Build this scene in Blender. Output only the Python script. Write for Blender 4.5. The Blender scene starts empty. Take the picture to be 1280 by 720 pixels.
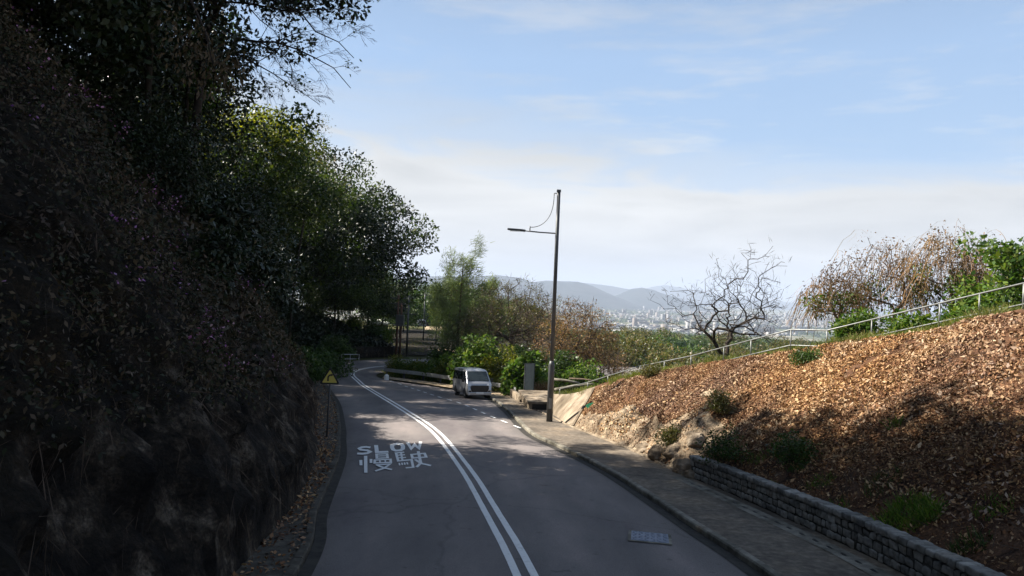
import bpy, bmesh, math, random
import numpy as np
from mathutils import Vector
from mathutils.bvhtree import BVHTree
SC = bpy.context.scene
COL = SC.collection
rad = math.radians
# ------------------------------------------------------------------ camera
F_PX = 930.0; ROLL = rad(2.4); PITCH = math.atan(5/930); CAM_Z = 3.8
fwd = np.array([0, math.cos(PITCH), math.sin(PITCH)])
r0 = np.array([1.0, 0, 0]); u0 = np.cross(r0, fwd)
RGT = math.cos(ROLL)*r0 + math.sin(ROLL)*u0
UPV = -math.sin(ROLL)*r0 + math.cos(ROLL)*u0
CAMP = np.array([0, 0, CAM_Z])
cam = bpy.data.cameras.new('camera'); cam.sensor_width = 36; cam.lens = 36*F_PX/1280
cam.clip_start = 0.1; cam.clip_end = 60000
camo = bpy.data.objects.new('camera', cam); COL.objects.link(camo)
from mathutils import Matrix
camo.matrix_world = Matrix(((RGT[0], UPV[0], -fwd[0], 0), (RGT[1], UPV[1], -fwd[1], 0), (RGT[2], UPV[2], -fwd[2], CAM_Z), (0, 0, 0, 1)))
SC.camera = camo
# ------------------------------------------------------------------ world
SUN_DIR = np.array([-0.93, 0.30, 0.0]); SUN_DIR /= np.linalg.norm(SUN_DIR)
SUN_EL = rad(44)
SUN_AZ = math.atan2(SUN_DIR[0], SUN_DIR[1])
w = bpy.data.worlds.new('World'); SC.world = w; w.use_nodes = True
nt = w.node_tree; nt.nodes.clear()
def N(nt, t, **k):
    n = nt.nodes.new(t)
    for a, b in k.items(): setattr(n, a, b)
    return n
def vmath(nt, op, a, b=None):
    n = N(nt, 'ShaderNodeMath', operation=op)
    for i, v in enumerate((a, b)):
        if v is None: continue
        if isinstance(v, (int, float)): n.inputs[i].default_value = v
        else: nt.links.new(v, n.inputs[i])
    return n.outputs[0]
def ramp(nt, fac, stops, interp='LINEAR'):
    r = N(nt, 'ShaderNodeValToRGB'); r.color_ramp.interpolation = interp
    cr = r.color_ramp
    while len(cr.elements) < len(stops): cr.elements.new(0.5)
    for e, (p, c) in zip(cr.elements, stops):
        e.position = p; e.color = (c, c, c, 1) if isinstance(c, (int, float)) else (c[0], c[1], c[2], 1)
    if fac is not None: nt.links.new(fac, r.inputs[0])
    return r.outputs[0]
def mixc(nt, f, a, b, mode='MIX'):
    m = N(nt, 'ShaderNodeMix', data_type='RGBA', blend_type=mode)
    for i, v in ((0, f), (6, a), (7, b)):
        if isinstance(v, (int, float)): m.inputs[i].default_value = v
        elif isinstance(v, tuple): m.inputs[i].default_value = (v[0], v[1], v[2], 1)
        else: nt.links.new(v, m.inputs[i])
    return m.outputs[2]
sky = N(nt, 'ShaderNodeTexSky', sky_type='NISHITA', sun_disc=False)
sky.sun_elevation = SUN_EL; sky.sun_rotation = SUN_AZ; sky.altitude = 150; sky.air_density = 1.0; sky.dust_density = 1.2; sky.ozone_density = 1.5
tc = N(nt, 'ShaderNodeTexCoord'); sep = N(nt, 'ShaderNodeSeparateXYZ'); nt.links.new(tc.outputs['Generated'], sep.inputs[0])
mp = N(nt, 'ShaderNodeMapping'); mp.inputs['Scale'].default_value = (1.5, 1.5, 9.0); nt.links.new(tc.outputs['Generated'], mp.inputs[0])
n1 = N(nt, 'ShaderNodeTexNoise'); n1.inputs['Scale'].default_value = 1.7; n1.inputs['Detail'].default_value = 9; n1.inputs['Roughness'].default_value = .55
n1.inputs['Distortion'].default_value = .6
nt.links.new(mp.outputs[0], n1.inputs[0])
mp2 = N(nt, 'ShaderNodeMapping'); mp2.inputs['Scale'].default_value = (2.6, 2.6, 16.0); mp2.inputs['Rotation'].default_value = (0, .12, 0); mp2.inputs['Location'].default_value = (3.1, .4, 1.7); nt.links.new(tc.outputs['Generated'], mp2.inputs[0])
n2 = N(nt, 'ShaderNodeTexNoise'); n2.inputs['Scale'].default_value = 1.6; n2.inputs['Detail'].default_value = 10; n2.inputs['Roughness'].default_value = .6
nt.links.new(mp2.outputs[0], n2.inputs[0])
# low cloud bank: full cover near the horizon, ragged upper edge about 10 degrees up, falling towards the right
ez = vmath(nt, 'ADD', sep.outputs[2], vmath(nt, 'MULTIPLY', sep.outputs[0], .06))
edge = vmath(nt, 'ADD', ez, vmath(nt, 'MULTIPLY', vmath(nt, 'SUBTRACT', n1.outputs[0], .5), .24))
bank = ramp(nt, edge, [(0.0, 1), (.15, .95), (.185, .35), (.25, .05)], 'EASE')
wisp = ramp(nt, n2.outputs[0], [(.49, 0), (.58, .4), (.68, .85)])
wispf = vmath(nt, 'MULTIPLY', wisp, ramp(nt, sep.outputs[2], [(0, .9), (.2, .75), (.38, .35), (.6, .3)]))
cl = vmath(nt, 'MAXIMUM', bank, wispf)
ccol = mixc(nt, ramp(nt, n1.outputs[0], [(.35, 0), (.65, 1)]), (4.9, 4.85, 4.65), (6.9, 6.75, 6.4))
skyc = mixc(nt, 0.75, sky.outputs[0], (2.7, 4.35, 6.9))
skyc = mixc(nt, 1.0, skyc, ramp(nt, sep.outputs[2], [(0, (1.03, 1.01, .95)), (.30, (.98, .97, .96)), (.55, (.50, .50, .52)), (1, (.30, .31, .34))]), 'MULTIPLY')
tot = mixc(nt, cl, skyc, ccol)
bg = N(nt, 'ShaderNodeBackground'); bg.inputs[1].default_value = 0.050
nt.links.new(tot, bg.inputs[0]); out = N(nt, 'ShaderNodeOutputWorld'); nt.links.new(bg.outputs[0], out.inputs[0])
sun = bpy.data.lights.new('sun', 'SUN'); sun.energy = 5.0; sun.angle = rad(.53); sun.color = (1, .93, .82)
suno = bpy.data.objects.new('sun', sun); COL.objects.link(suno)
sd = Vector((SUN_DIR[0]*math.cos(SUN_EL), SUN_DIR[1]*math.cos(SUN_EL), math.sin(SUN_EL)))
suno.rotation_euler = sd.to_track_quat('Z', 'Y').to_euler(); suno.location = (-60, 20, 90)
vs = SC.view_settings; vs.view_transform = 'Standard'; vs.look = 'None'; vs.exposure = 1.5; vs.gamma = 1
cy = SC.cycles; cy.max_bounces = 5; cy.diffuse_bounces = 2; cy.glossy_bounces = 2; cy.transmission_bounces = 3; cy.transparent_max_bounces = 4; cy.volume_bounces = 0
cy.use_denoising = True
# ------------------------------------------------------------------ helpers
def ray(px, py): return (px-640)/F_PX*RGT-(py-360)/F_PX*UPV+fwd
def at(px, py, Y):
    d = ray(px, py); return CAMP+d*Y/d[1]
def zr(y):
    y = np.asarray(y, float)
    return np.where(y < 60, -.07*y, np.where(y < 80, -4.2-.03*(y-60), -4.8-.01*(y-80)))
def gp(px, py, dz=0.0):
    lo, hi = 1.0, 400.0
    for _ in range(50):
        m = (lo+hi)/2; p = at(px, py, m)
        if p[2] > zr(m)+dz: lo = m
        else: hi = m
    return at(px, py, lo)
def smooth(t): t = np.clip(t, 0, 1); return t*t*(3-2*t)
def cat(P, n=8):
    """Catmull-Rom through the points, n samples per span"""
    P = [np.array(p, float) for p in P]; Q = [2*P[0]-P[1]]+P+[2*P[-1]-P[-2]]; out = []
    for i in range(1, len(Q)-2):
        a, b, c, d = Q[i-1:i+3]
        for k in range(n):
            t = k/n
            out.append(.5*((2*b)+(-a+c)*t+(2*a-5*b+4*c-d)*t*t+(-a+3*b-3*c+d)*t**3))
    out.append(P[-1]); return np.array(out)
def tag(o, label=None, category=None, group=None, kind=None):
    for k, v in (('label', label), ('category', category), ('group', group), ('kind', kind)):
        if v: o[k] = v
    return o
def empty(name, loc=(0, 0, 0), label=None, category=None, group=None, rz=0):
    o = bpy.data.objects.new(name, None); COL.objects.link(o); o.location = loc; o.rotation_euler = (0, 0, rz); o.empty_display_size = .3
    return tag(o, label, category, group)
def npmesh(name, V, Fs, mat, parent=None, smooth_=False, mats=None, mi=None):
    """V (n,3); Fs: (m,k) array or list of index lists"""
    me = bpy.data.meshes.new(name)
    V = np.asarray(V, np.float32).reshape(-1, 3)
    if isinstance(Fs, np.ndarray) and Fs.ndim == 2:
        m, k = Fs.shape
        me.vertices.add(len(V)); me.vertices.foreach_set('co', V.ravel())
        me.loops.add(m*k); me.loops.foreach_set('vertex_index', Fs.astype(np.int32).ravel())
        me.polygons.add(m); me.polygons.foreach_set('loop_start', np.arange(0, m*k, k, dtype=np.int32))
        me.update(calc_edges=True)
    else:
        me.from_pydata([tuple(map(float, v)) for v in V], [], [tuple(map(int, f)) for f in Fs]); me.update()
    if smooth_: me.polygons.foreach_set('use_smooth', np.ones(len(me.polygons), bool))
    for mm in (mats or [mat]): me.materials.append(mm)
    if mi is not None: me.polygons.foreach_set('material_index', np.asarray(mi, np.int32))
    o = bpy.data.objects.new(name, me); COL.objects.link(o)
    if parent is not None: o.parent = parent
    return o
def setattr_(o, nm, vals):
    a = o.data.attributes.new(nm, 'FLOAT', 'POINT'); a.data.foreach_set('value', np.asarray(vals, np.float32).ravel())
def grid(A, name, mat, parent=None, smooth_=True):
    """A (n,m,3) grid of points"""
    n, m, _ = A.shape
    i = np.arange(n*m).reshape(n, m)
    f = np.stack([i[:-1, :-1], i[1:, :-1], i[1:, 1:], i[:-1, 1:]], -1).reshape(-1, 4)
    return npmesh(name, A.reshape(-1, 3), f, mat, parent, smooth_)
class MB:
    """collects shapes into one mesh"""
    def __init__(s): s.V = []; s.F = []; s.n = 0
    def add(s, V, F):
        V = [tuple(map(float, v)) for v in V]
        s.V += V; s.F += [tuple(int(i)+s.n for i in f) for f in F]; s.n += len(V); return s
    def box(s, c, d, rz=0, tilt=None):
        x, y, z = [k/2 for k in d]
        P = [Vector((a, b, e)) for a in (-x, x) for b in (-y, y) for e in (-z, z)]
        if tilt: P = [Matrix.Rotation(tilt[0], 3, tilt[1]) @ p for p in P]
        if rz: P = [Matrix.Rotation(rz, 3, 'Z') @ p for p in P]
        P = [p+Vector(c) for p in P]
        return s.add(P, [(0, 1, 3, 2), (4, 6, 7, 5), (0, 4, 5, 1), (2, 3, 7, 6), (0, 2, 6, 4), (1, 5, 7, 3)])
    def tube(s, P, R, n=8, cap=True):
        P = np.array(P, float); m = len(P)
        R = np.full(m, R, float) if np.isscalar(R) else np.array(R, float)
        T = np.gradient(P, axis=0); T /= np.linalg.norm(T, axis=1)[:, None]+1e-9
        ref = np.array([0, 0, 1.]) if abs(T[0][2]) < .9 else np.array([1., 0, 0]); V = []
        for k in range(m):
            a = np.cross(T[k], ref); a /= np.linalg.norm(a)+1e-9; b = np.cross(a, T[k]); ref = b
            an = np.arange(n)*2*np.pi/n
            V += list(P[k]+R[k]*(np.cos(an)[:, None]*a+np.sin(an)[:, None]*b))
        Fc = [(k*n+j, k*n+(j+1) % n, (k+1)*n+(j+1) % n, (k+1)*n+j) for k in range(m-1) for j in range(n)]
        if cap: Fc += [tuple(range(n)), tuple(range((m-1)*n, m*n))[::-1]]
        return s.add(V, Fc)
    def prism(s, poly, a, b, fn):
        """poly list of 2d, extruded from a to b, fn(u,v,t)->xyz"""
        k = len(poly); V = [fn(u, v, a) for u, v in poly]+[fn(u, v, b) for u, v in poly]
        return s.add(V, [tuple(range(k)), tuple(range(k, 2*k))[::-1]]+[(i, (i+1) % k, (i+1) % k+k, i+k) for i in range(k)])
    def build(s, name, mat, parent=None, smooth_=False, bevel=0):
        o = npmesh(name, s.V, s.F, mat, parent, False)
        me = o.data; bm = bmesh.new(); bm.from_mesh(me); bmesh.ops.recalc_face_normals(bm, faces=bm.faces)
        if bevel: bmesh.ops.bevel(bm, geom=[e for e in bm.edges if e.is_manifold and e.calc_face_angle(0) > .5], offset=bevel, segments=2, affect='EDGES', profile=.6)
        bm.to_mesh(me); bm.free()
        if smooth_:
            for p in me.polygons: p.use_smooth = len(p.vertices) <= 4
        return o
# ------------------------------------------------------------------ materials
def material(name):
    m = bpy.data.materials.new(name); m.use_nodes = True; nt = m.node_tree
    b = nt.nodes['Principled BSDF']; return m, nt, b
def surf(name, stops, scale=3, detail=6, rough=.9, spec=.3, bump=.0, bscale=30, bdist=.02, stops2=None, scale2=.3, metal=0, stretch=None):
    """noise coloured surface: stops over noise at scale, multiplied by stops2 over a larger noise"""
    m, nt, b = material(name)
    t = N(nt, 'ShaderNodeTexCoord'); src = t.outputs['Object']
    if stretch:
        mpn = N(nt, 'ShaderNodeMapping'); mpn.inputs['Scale'].default_value = stretch; nt.links.new(src, mpn.inputs[0]); src = mpn.outputs[0]
    n = N(nt, 'ShaderNodeTexNoise'); n.inputs['Scale'].default_value = scale; n.inputs['Detail'].default_value = detail; n.inputs['Roughness'].default_value = .62
    nt.links.new(src, n.inputs[0]); c = ramp(nt, n.outputs[0], stops)
    if stops2:
        k = N(nt, 'ShaderNodeTexNoise'); k.inputs['Scale'].default_value = scale2; k.inputs['Detail'].default_value = 5; nt.links.new(t.outputs['Object'], k.inputs[0])
        c = mixc(nt, 1.0, c, ramp(nt, k.outputs[0], stops2), 'MULTIPLY')
    nt.links.new(c, b.inputs['Base Color']); b.inputs['Roughness'].default_value = rough; b.inputs['Specular IOR Level'].default_value = spec; b.inputs['Metallic'].default_value = metal
    if bump:
        q = N(nt, 'ShaderNodeTexNoise'); q.inputs['Scale'].default_value = bscale; q.inputs['Detail'].default_value = 6; nt.links.new(t.outputs['Object'], q.inputs[0])
        bp = N(nt, 'ShaderNodeBump'); bp.inputs['Strength'].default_value = bump; bp.inputs['Distance'].default_value = bdist
        nt.links.new(q.outputs[0], bp.inputs['Height']); nt.links.new(bp.outputs[0], b.inputs['Normal'])
    return m
def leafmat(name, cols, trans=.35, rough=.45, big=.35, spec=.35):
    """leaves: colour per leaf from a ramp, larger light and dark patches of growth, some light passing through"""
    m, nt, b = material(name)
    g = N(nt, 'ShaderNodeNewGeometry')
    k = len(cols); c = ramp(nt, g.outputs['Random Per Island'], [(i/max(1, k-1), cc) for i, cc in enumerate(cols)])
    t = N(nt, 'ShaderNodeTexCoord'); n = N(nt, 'ShaderNodeTexNoise'); n.inputs['Scale'].default_value = big; n.inputs['Detail'].default_value = 3
    nt.links.new(t.outputs['Object'], n.inputs[0])
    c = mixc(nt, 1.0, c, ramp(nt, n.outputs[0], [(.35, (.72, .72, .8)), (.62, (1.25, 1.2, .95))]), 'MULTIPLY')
    nt.links.new(c, b.inputs['Base Color']); b.inputs['Roughness'].default_value = rough; b.inputs['Specular IOR Level'].default_value = spec
    if trans:
        tr = N(nt, 'ShaderNodeBsdfTranslucent'); nt.links.new(mixc(nt, 1.0, c, (1.25, 1.35, .6), 'MULTIPLY'), tr.inputs[0])
        mx = N(nt, 'ShaderNodeMixShader'); mx.inputs[0].default_value = trans
        nt.links.new(b.outputs[0], mx.inputs[1]); nt.links.new(tr.outputs[0], mx.inputs[2])
        nt.links.new(mx.outputs[0], nt.nodes['Material Output'].inputs[0])
    return m
def plain(name, c, rough=.5, metal=0, spec=.5, emit=None):
    m, nt, b = material(name); b.inputs['Base Color'].default_value = (*c, 1); b.inputs['Roughness'].default_value = rough; b.inputs['Metallic'].default_value = metal
    b.inputs['Specular IOR Level'].default_value = spec; return m
# asphalt
def asphalt_mat(name, base, light, patch):
    m, nt, b = material(name); t = N(nt, 'ShaderNodeTexCoord'); O = t.outputs['Object']
    f = N(nt, 'ShaderNodeTexNoise'); f.inputs['Scale'].default_value = 55; f.inputs['Detail'].default_value = 4; f.inputs['Roughness'].default_value = .8; nt.links.new(O, f.inputs[0])
    c = ramp(nt, f.outputs[0], [(.32, base), (.55, light), (.75, tuple(min(1, x*1.7) for x in light))])
    k = N(nt, 'ShaderNodeTexNoise'); k.inputs['Scale'].default_value = .35; k.inputs['Detail'].default_value = 6; k.inputs['Roughness'].default_value = .6
    mpn = N(nt, 'ShaderNodeMapping'); mpn.inputs['Scale'].default_value = (1.5, .45, 1); mpn.inputs['Rotation'].default_value = (0, 0, -.22); nt.links.new(O, mpn.inputs[0]); nt.links.new(mpn.outputs[0], k.inputs[0])
    c = mixc(nt, 1.0, c, ramp(nt, k.outputs[0], [(.32, patch), (.5, (1, 1, 1)), (.66, (1.35, 1.3, 1.28))]), 'MULTIPLY')
    # fine cracks and tar seams
    v = N(nt, 'ShaderNodeTexVoronoi', feature='DISTANCE_TO_EDGE'); v.inputs['Scale'].default_value = .28; 
    wn = N(nt, 'ShaderNodeTexNoise'); wn.inputs['Scale'].default_value = 1.2; wn.inputs['Detail'].default_value = 5; nt.links.new(O, wn.inputs[0])
    mm = N(nt, 'ShaderNodeMix', data_type='VECTOR'); mm.inputs[0].default_value = .42; nt.links.new(O, mm.inputs[4]); nt.links.new(wn.outputs[1], mm.inputs[5]); nt.links.new(mm.outputs[1], v.inputs[0])
    c = mixc(nt, ramp(nt, v.outputs[0], [(0, .28), (.004, .18), (.009, 0)]), c, (.03, .03, .032))
    sp = N(nt, 'ShaderNodeTexNoise'); sp.inputs['Scale'].default_value = 3.1; sp.inputs['Detail'].default_value = 2; nt.links.new(O, sp.inputs[0])
    c = mixc(nt, ramp(nt, sp.outputs[0], [(.66, 0), (.72, .4)]), c, tuple(x*.45 for x in base))
    lt = N(nt, 'ShaderNodeAttribute', attribute_name='lateral'); wob = vmath(nt, 'ADD', lt.outputs['Fac'], vmath(nt, 'MULTIPLY', vmath(nt, 'SUBTRACT', k.outputs[0], .5), .09))
    c = mixc(nt, 1.0, c, ramp(nt, wob, [(0, (.62, .61, .58)), (.07, (1, 1, 1)), (.13, (1.14, 1.12, 1.1)), (.25, (.86, .86, .86)), (.37, (1.12, 1.1, 1.08)), (.5, (.92, .92, .92)), (.62, (1.14, 1.12, 1.1)), (.75, (.84, .84, .84)), (.86, (1.14, 1.12, 1.1)), (.95, (.9, .89, .86)), (1, (.55, .54, .5))]), 'MULTIPLY')
    nt.links.new(c, b.inputs['Base Color']); b.inputs['Roughness'].default_value = .82; b.inputs['Specular IOR Level'].default_value = .35
    bp = N(nt, 'ShaderNodeBump'); bp.inputs['Strength'].default_value = .55; bp.inputs['Distance'].default_value = .012; nt.links.new(f.outputs[0], bp.inputs['Height']); nt.links.new(bp.outputs[0], b.inputs['Normal'])
    return m
M = {}
M['asphalt'] = asphalt_mat('asphalt', (.102, .090, .088), (.172, .155, .150), (.72, .70, .74))
M['path'] = surf('pavement_asphalt', [(.3, (.085, .068, .052)), (.5, (.135, .112, .088)), (.7, (.22, .185, .145))], 6, 8, .9, .25, .5, 45, .01, [(.32, (.6, .6, .6)), (.5, (1, 1, 1)), (.68, (1.5, 1.42, 1.3))], .55)
M['kerb'] = surf('kerb_concrete', [(.3, (.12, .11, .09)), (.55, (.24, .22, .18)), (.75, (.36, .34, .28))], 4, 8, .9, .2, .4, 30, .02, [(.35, (.5, .5, .48)), (.6, (1.1, 1.1, 1.1))], .9)
M['shoulder'] = surf('dirty_shoulder', [(.3, (.035, .031, .025)), (.55, (.075, .068, .055)), (.75, (.17, .15, .12))], 4, 8, .9, .2, .5, 25, .03)
M['gutter'] = surf('gutter_grime', [(.3, (.02, .019, .018)), (.6, (.05, .046, .04))], 5, 6, .9, .2, .3, 30)
M['concrete'] = surf('stained_concrete', [(.3, (.13, .10, .075)), (.5, (.24, .20, .15)), (.72, (.36, .31, .25))], 2.2, 9, .95, .2, .5, 18, .04, [(.35, (.55, .52, .48)), (.65, (1.15, 1.1, 1.05))], .5, stretch=(1, 1, .45))
M['rock'] = surf('weathered_rock', [(.28, (.09, .068, .048)), (.48, (.21, .165, .12)), (.66, (.40, .33, .25)), (.8, (.5, .43, .34))], 1.7, 10, .95, .2, .8, 9, .08, [(.35, (.6, .58, .55)), (.65, (1.1, 1.1, 1.1))], .8)
M['darkrock'] = surf('dark_brown_rock', [(.30, (.005, .004, .003)), (.5, (.013, .010, .007)), (.66, (.034, .026, .018)), (.76, (.10, .08, .06))], 2.4, 12, .9, .2, 1.0, 7, .16, stretch=(1.4, 1.4, .5))  # very dark brown rock tones, varied by noise
M['soil'] = surf('mulch_soil', [(.3, (.035, .018, .010)), (.5, (.09, .045, .024)), (.7, (.16, .085, .045))], 9, 8, .95, .15, .9, 22, .06)
M['dirt'] = surf('roadside_dirt', [(.3, (.22, .16, .10)), (.6, (.40, .31, .21))], 4, 8, .95, .15, .5, 20)
M['bankveg'] = surf('bank_soil', [(.3, (.005, .005, .003)), (.5, (.014, .012, .007)), (.7, (.032, .023, .013))], 3, 8, .95, .1, .9, 8, .1)
M['paint'] = surf('road_paint', [(.24, (.22, .21, .21)), (.32, (.60, .60, .59)), (.42, (.78, .78, .77)), (.7, (.84, .84, .83))], 9, 8, .7, .3, .3, 60)
M['steel'] = surf('galvanised_steel', [(.3, (.30, .31, .32)), (.7, (.48, .49, .50))], 6, 4, .42, .5, metal=.7)
M['rail'] = surf('rail_paint', [(.3, (.12, .125, .12)), (.7, (.22, .23, .225))], 4, 5, .45, .5, metal=.3)
M['beam'] = surf('zinc_beam', [(.3, (.42, .43, .43)), (.7, (.62, .63, .62))], 3, 5, .5, .5, metal=.2)
M['pole'] = surf('dark_pole_steel', [(.3, (.055, .058, .06)), (.7, (.095, .10, .105))], 3, 5, .5, .4, metal=.35, stretch=(1, 1, .3))
M['bark'] = surf('bark', [(.3, (.014, .012, .009)), (.6, (.045, .037, .028))], 8, 6, .95, .1, .8, 22, .03, stretch=(1, 1, .25))
M['barkred'] = surf('reddish_bark', [(.3, (.05, .03, .022)), (.6, (.14, .085, .06))], 8, 6, .95, .1, .8, 22, .03, stretch=(1, 1, .25))
M['twig'] = surf('bare_twigs', [(.3, (.06, .045, .034)), (.7, (.14, .105, .08))], 5, 4, .95, .1)
M['twigdark'] = surf('dark_twigs', [(.3, (.022, .018, .015)), (.7, (.055, .045, .038))], 5, 4, .95, .1)
M['vine'] = leafmat('dry_vines', [(.10, .055, .028), (.19, .11, .055), (.26, .16, .08), (.13, .10, .06)], .15, .8)
M['dryleaf'] = leafmat('dry_leaves', [(.13, .06, .03), (.24, .13, .07), (.33, .21, .12), (.16, .14, .06)], .25, .8)
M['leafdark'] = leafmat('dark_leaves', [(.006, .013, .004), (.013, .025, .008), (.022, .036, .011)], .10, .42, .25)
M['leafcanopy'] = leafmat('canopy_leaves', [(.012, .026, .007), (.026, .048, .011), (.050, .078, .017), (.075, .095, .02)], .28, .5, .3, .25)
M['leafmid'] = leafmat('mid_leaves', [(.020, .045, .010), (.042, .085, .018), (.075, .12, .025)], .32)
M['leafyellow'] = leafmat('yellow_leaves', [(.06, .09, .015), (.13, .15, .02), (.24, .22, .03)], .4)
M['leafbright'] = leafmat('bright_leaves', [(.03, .07, .014), (.065, .13, .022), (.11, .18, .035), (.17, .20, .04)], .35, .55, .35, .2)
M['leafolive'] = leafmat('olive_leaves', [(.045, .06, .02), (.085, .10, .03), (.13, .12, .045), (.16, .11, .05)], .3)
M['needle'] = leafmat('casuarina_needles', [(.09, .13, .06), (.15, .195, .09), (.22, .25, .12)], .4, .6)
M['grass'] = leafmat('grass_blades', [(.06, .10, .02), (.13, .17, .03), (.20, .21, .05), (.22, .17, .08)], .35, .6)
M['mulch'] = leafmat('mulch_chips', [(.050, .022, .013), (.11, .050, .028), (.19, .092, .048), (.30, .165, .09), (.50, .34, .21), (.09, .040, .023)], .05, .8, .22, .2)
M['petal'] = leafmat('purple_petals', [(.25, .07, .34), (.45, .18, .50), (.55, .38, .58)], .3, .6)
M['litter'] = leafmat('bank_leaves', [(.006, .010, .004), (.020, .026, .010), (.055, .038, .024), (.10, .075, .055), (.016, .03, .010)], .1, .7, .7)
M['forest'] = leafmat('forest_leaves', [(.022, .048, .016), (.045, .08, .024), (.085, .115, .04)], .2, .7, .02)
M['ground'] = surf('wooded_ground', [(.3, (.030, .036, .015)), (.5, (.06, .065, .026)), (.7, (.13, .11, .055))], .8, 10, .95, .1, .6, 3, .2, [(.35, (.7, .75, .7)), (.65, (1.3, 1.2, 1.1))], .01)
M['hill'] = surf('hill_cover', [(.3, (.006, .012, .014)), (.5, (.014, .022, .020)), (.7, (.038, .040, .034))], .0035, 12, .95, .1, .7, .006, 30)
M['plainland'] = surf('lowland', [(.30, (.05, .065, .03)), (.48, (.09, .10, .05)), (.58, (.22, .20, .15)), (.7, (.32, .30, .26))], .006, 12, .95, .1)
M['stone'] = None
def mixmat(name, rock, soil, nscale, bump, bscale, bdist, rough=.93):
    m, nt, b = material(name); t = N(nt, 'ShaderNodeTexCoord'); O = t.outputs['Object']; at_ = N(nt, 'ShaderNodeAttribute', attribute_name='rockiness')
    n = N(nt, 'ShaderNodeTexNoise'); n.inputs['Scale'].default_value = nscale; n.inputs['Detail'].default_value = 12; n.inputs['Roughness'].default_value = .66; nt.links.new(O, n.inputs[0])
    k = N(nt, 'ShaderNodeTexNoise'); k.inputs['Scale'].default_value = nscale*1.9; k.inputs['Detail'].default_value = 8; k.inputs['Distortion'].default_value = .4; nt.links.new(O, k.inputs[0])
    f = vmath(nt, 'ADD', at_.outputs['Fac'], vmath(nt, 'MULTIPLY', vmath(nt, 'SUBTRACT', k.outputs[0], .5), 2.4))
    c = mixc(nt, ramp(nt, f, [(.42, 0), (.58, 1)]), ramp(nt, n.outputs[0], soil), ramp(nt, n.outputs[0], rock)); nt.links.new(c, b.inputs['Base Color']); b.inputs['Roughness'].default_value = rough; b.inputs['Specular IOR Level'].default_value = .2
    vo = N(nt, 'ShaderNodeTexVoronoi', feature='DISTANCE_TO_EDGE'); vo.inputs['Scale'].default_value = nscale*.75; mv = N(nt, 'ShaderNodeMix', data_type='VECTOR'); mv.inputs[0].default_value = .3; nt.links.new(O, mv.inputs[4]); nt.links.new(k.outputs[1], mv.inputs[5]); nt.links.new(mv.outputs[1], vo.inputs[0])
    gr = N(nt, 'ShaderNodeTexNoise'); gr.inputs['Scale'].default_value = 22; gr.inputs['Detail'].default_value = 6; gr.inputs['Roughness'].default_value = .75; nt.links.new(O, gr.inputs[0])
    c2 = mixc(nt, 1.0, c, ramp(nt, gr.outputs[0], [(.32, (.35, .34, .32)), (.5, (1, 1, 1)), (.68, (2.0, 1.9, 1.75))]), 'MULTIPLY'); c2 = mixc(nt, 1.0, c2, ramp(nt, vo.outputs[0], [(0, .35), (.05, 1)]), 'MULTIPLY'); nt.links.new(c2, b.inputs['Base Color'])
    q = N(nt, 'ShaderNodeTexNoise'); q.inputs['Scale'].default_value = bscale; q.inputs['Detail'].default_value = 12; q.inputs['Roughness'].default_value = .65; nt.links.new(O, q.inputs[0])
    bp = N(nt, 'ShaderNodeBump'); bp.inputs['Strength'].default_value = bump; bp.inputs['Distance'].default_value = bdist; nt.links.new(q.outputs[0], bp.inputs['Height']); nt.links.new(bp.outputs[0], b.inputs['Normal']); return m
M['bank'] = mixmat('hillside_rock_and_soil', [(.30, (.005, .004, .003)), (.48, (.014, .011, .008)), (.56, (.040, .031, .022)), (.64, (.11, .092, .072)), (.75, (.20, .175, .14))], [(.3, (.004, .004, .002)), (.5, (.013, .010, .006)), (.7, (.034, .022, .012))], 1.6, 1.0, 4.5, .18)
M['slopemix'] = mixmat('slope_rock_and_soil', [(.28, (.07, .05, .035)), (.45, (.18, .135, .092)), (.6, (.34, .27, .19)), (.75, (.46, .38, .28))], [(.3, (.035, .018, .010)), (.5, (.09, .045, .024)), (.7, (.16, .085, .045))], 1.5, .9, 7, .09)
# stone: colour per stone
def stone_mat():
    m, nt, b = material('wall_stone'); g = N(nt, 'ShaderNodeNewGeometry'); c = ramp(nt, g.outputs['Random Per Island'], [(0, (.12, .115, .105)), (.4, (.21, .20, .18)), (.75, (.30, .285, .255)), (1, (.19, .165, .135))])
    t = N(nt, 'ShaderNodeTexCoord'); n = N(nt, 'ShaderNodeTexNoise'); n.inputs['Scale'].default_value = 9; n.inputs['Detail'].default_value = 9; nt.links.new(t.outputs['Object'], n.inputs[0])
    c = mixc(nt, 1.0, c, ramp(nt, n.outputs[0], [(.3, (.45, .45, .42)), (.5, (1, 1, 1)), (.7, (1.3, 1.3, 1.3))]), 'MULTIPLY'); nt.links.new(c, b.inputs['Base Color']); b.inputs['Roughness'].default_value = .95
    bp = N(nt, 'ShaderNodeBump'); bp.inputs['Strength'].default_value = .8; bp.inputs['Distance'].default_value = .03; nt.links.new(n.outputs[0], bp.inputs['Height']); nt.links.new(bp.outputs[0], b.inputs['Normal']); return m
M['stone'] = stone_mat()
M['mortar'] = surf('mortar', [(.3, (.02, .019, .016)), (.6, (.06, .055, .045))], 12, 6, .95, .1, .5, 40)
M['silver'] = plain('silver_car_paint', (.42, .43, .45), .28, .55)
M['white'] = plain('white_paint', (.78, .78, .76), .5)
M['black'] = plain('black_plastic', (.012, .012, .013), .35)
M['glass'] = plain('tinted_glass', (.02, .028, .03), .05, 0, .8)
M['rubber'] = plain('tyre_rubber', (.018, .018, .018), .85)
M['rim'] = plain('wheel_alloy', (.4, .4, .42), .35, .8)
M['lens'] = plain('headlamp_lens', (.6, .62, .64), .08, .2, .8)
M['plate'] = plain('number_plate', (.75, .75, .74), .5)
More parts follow.
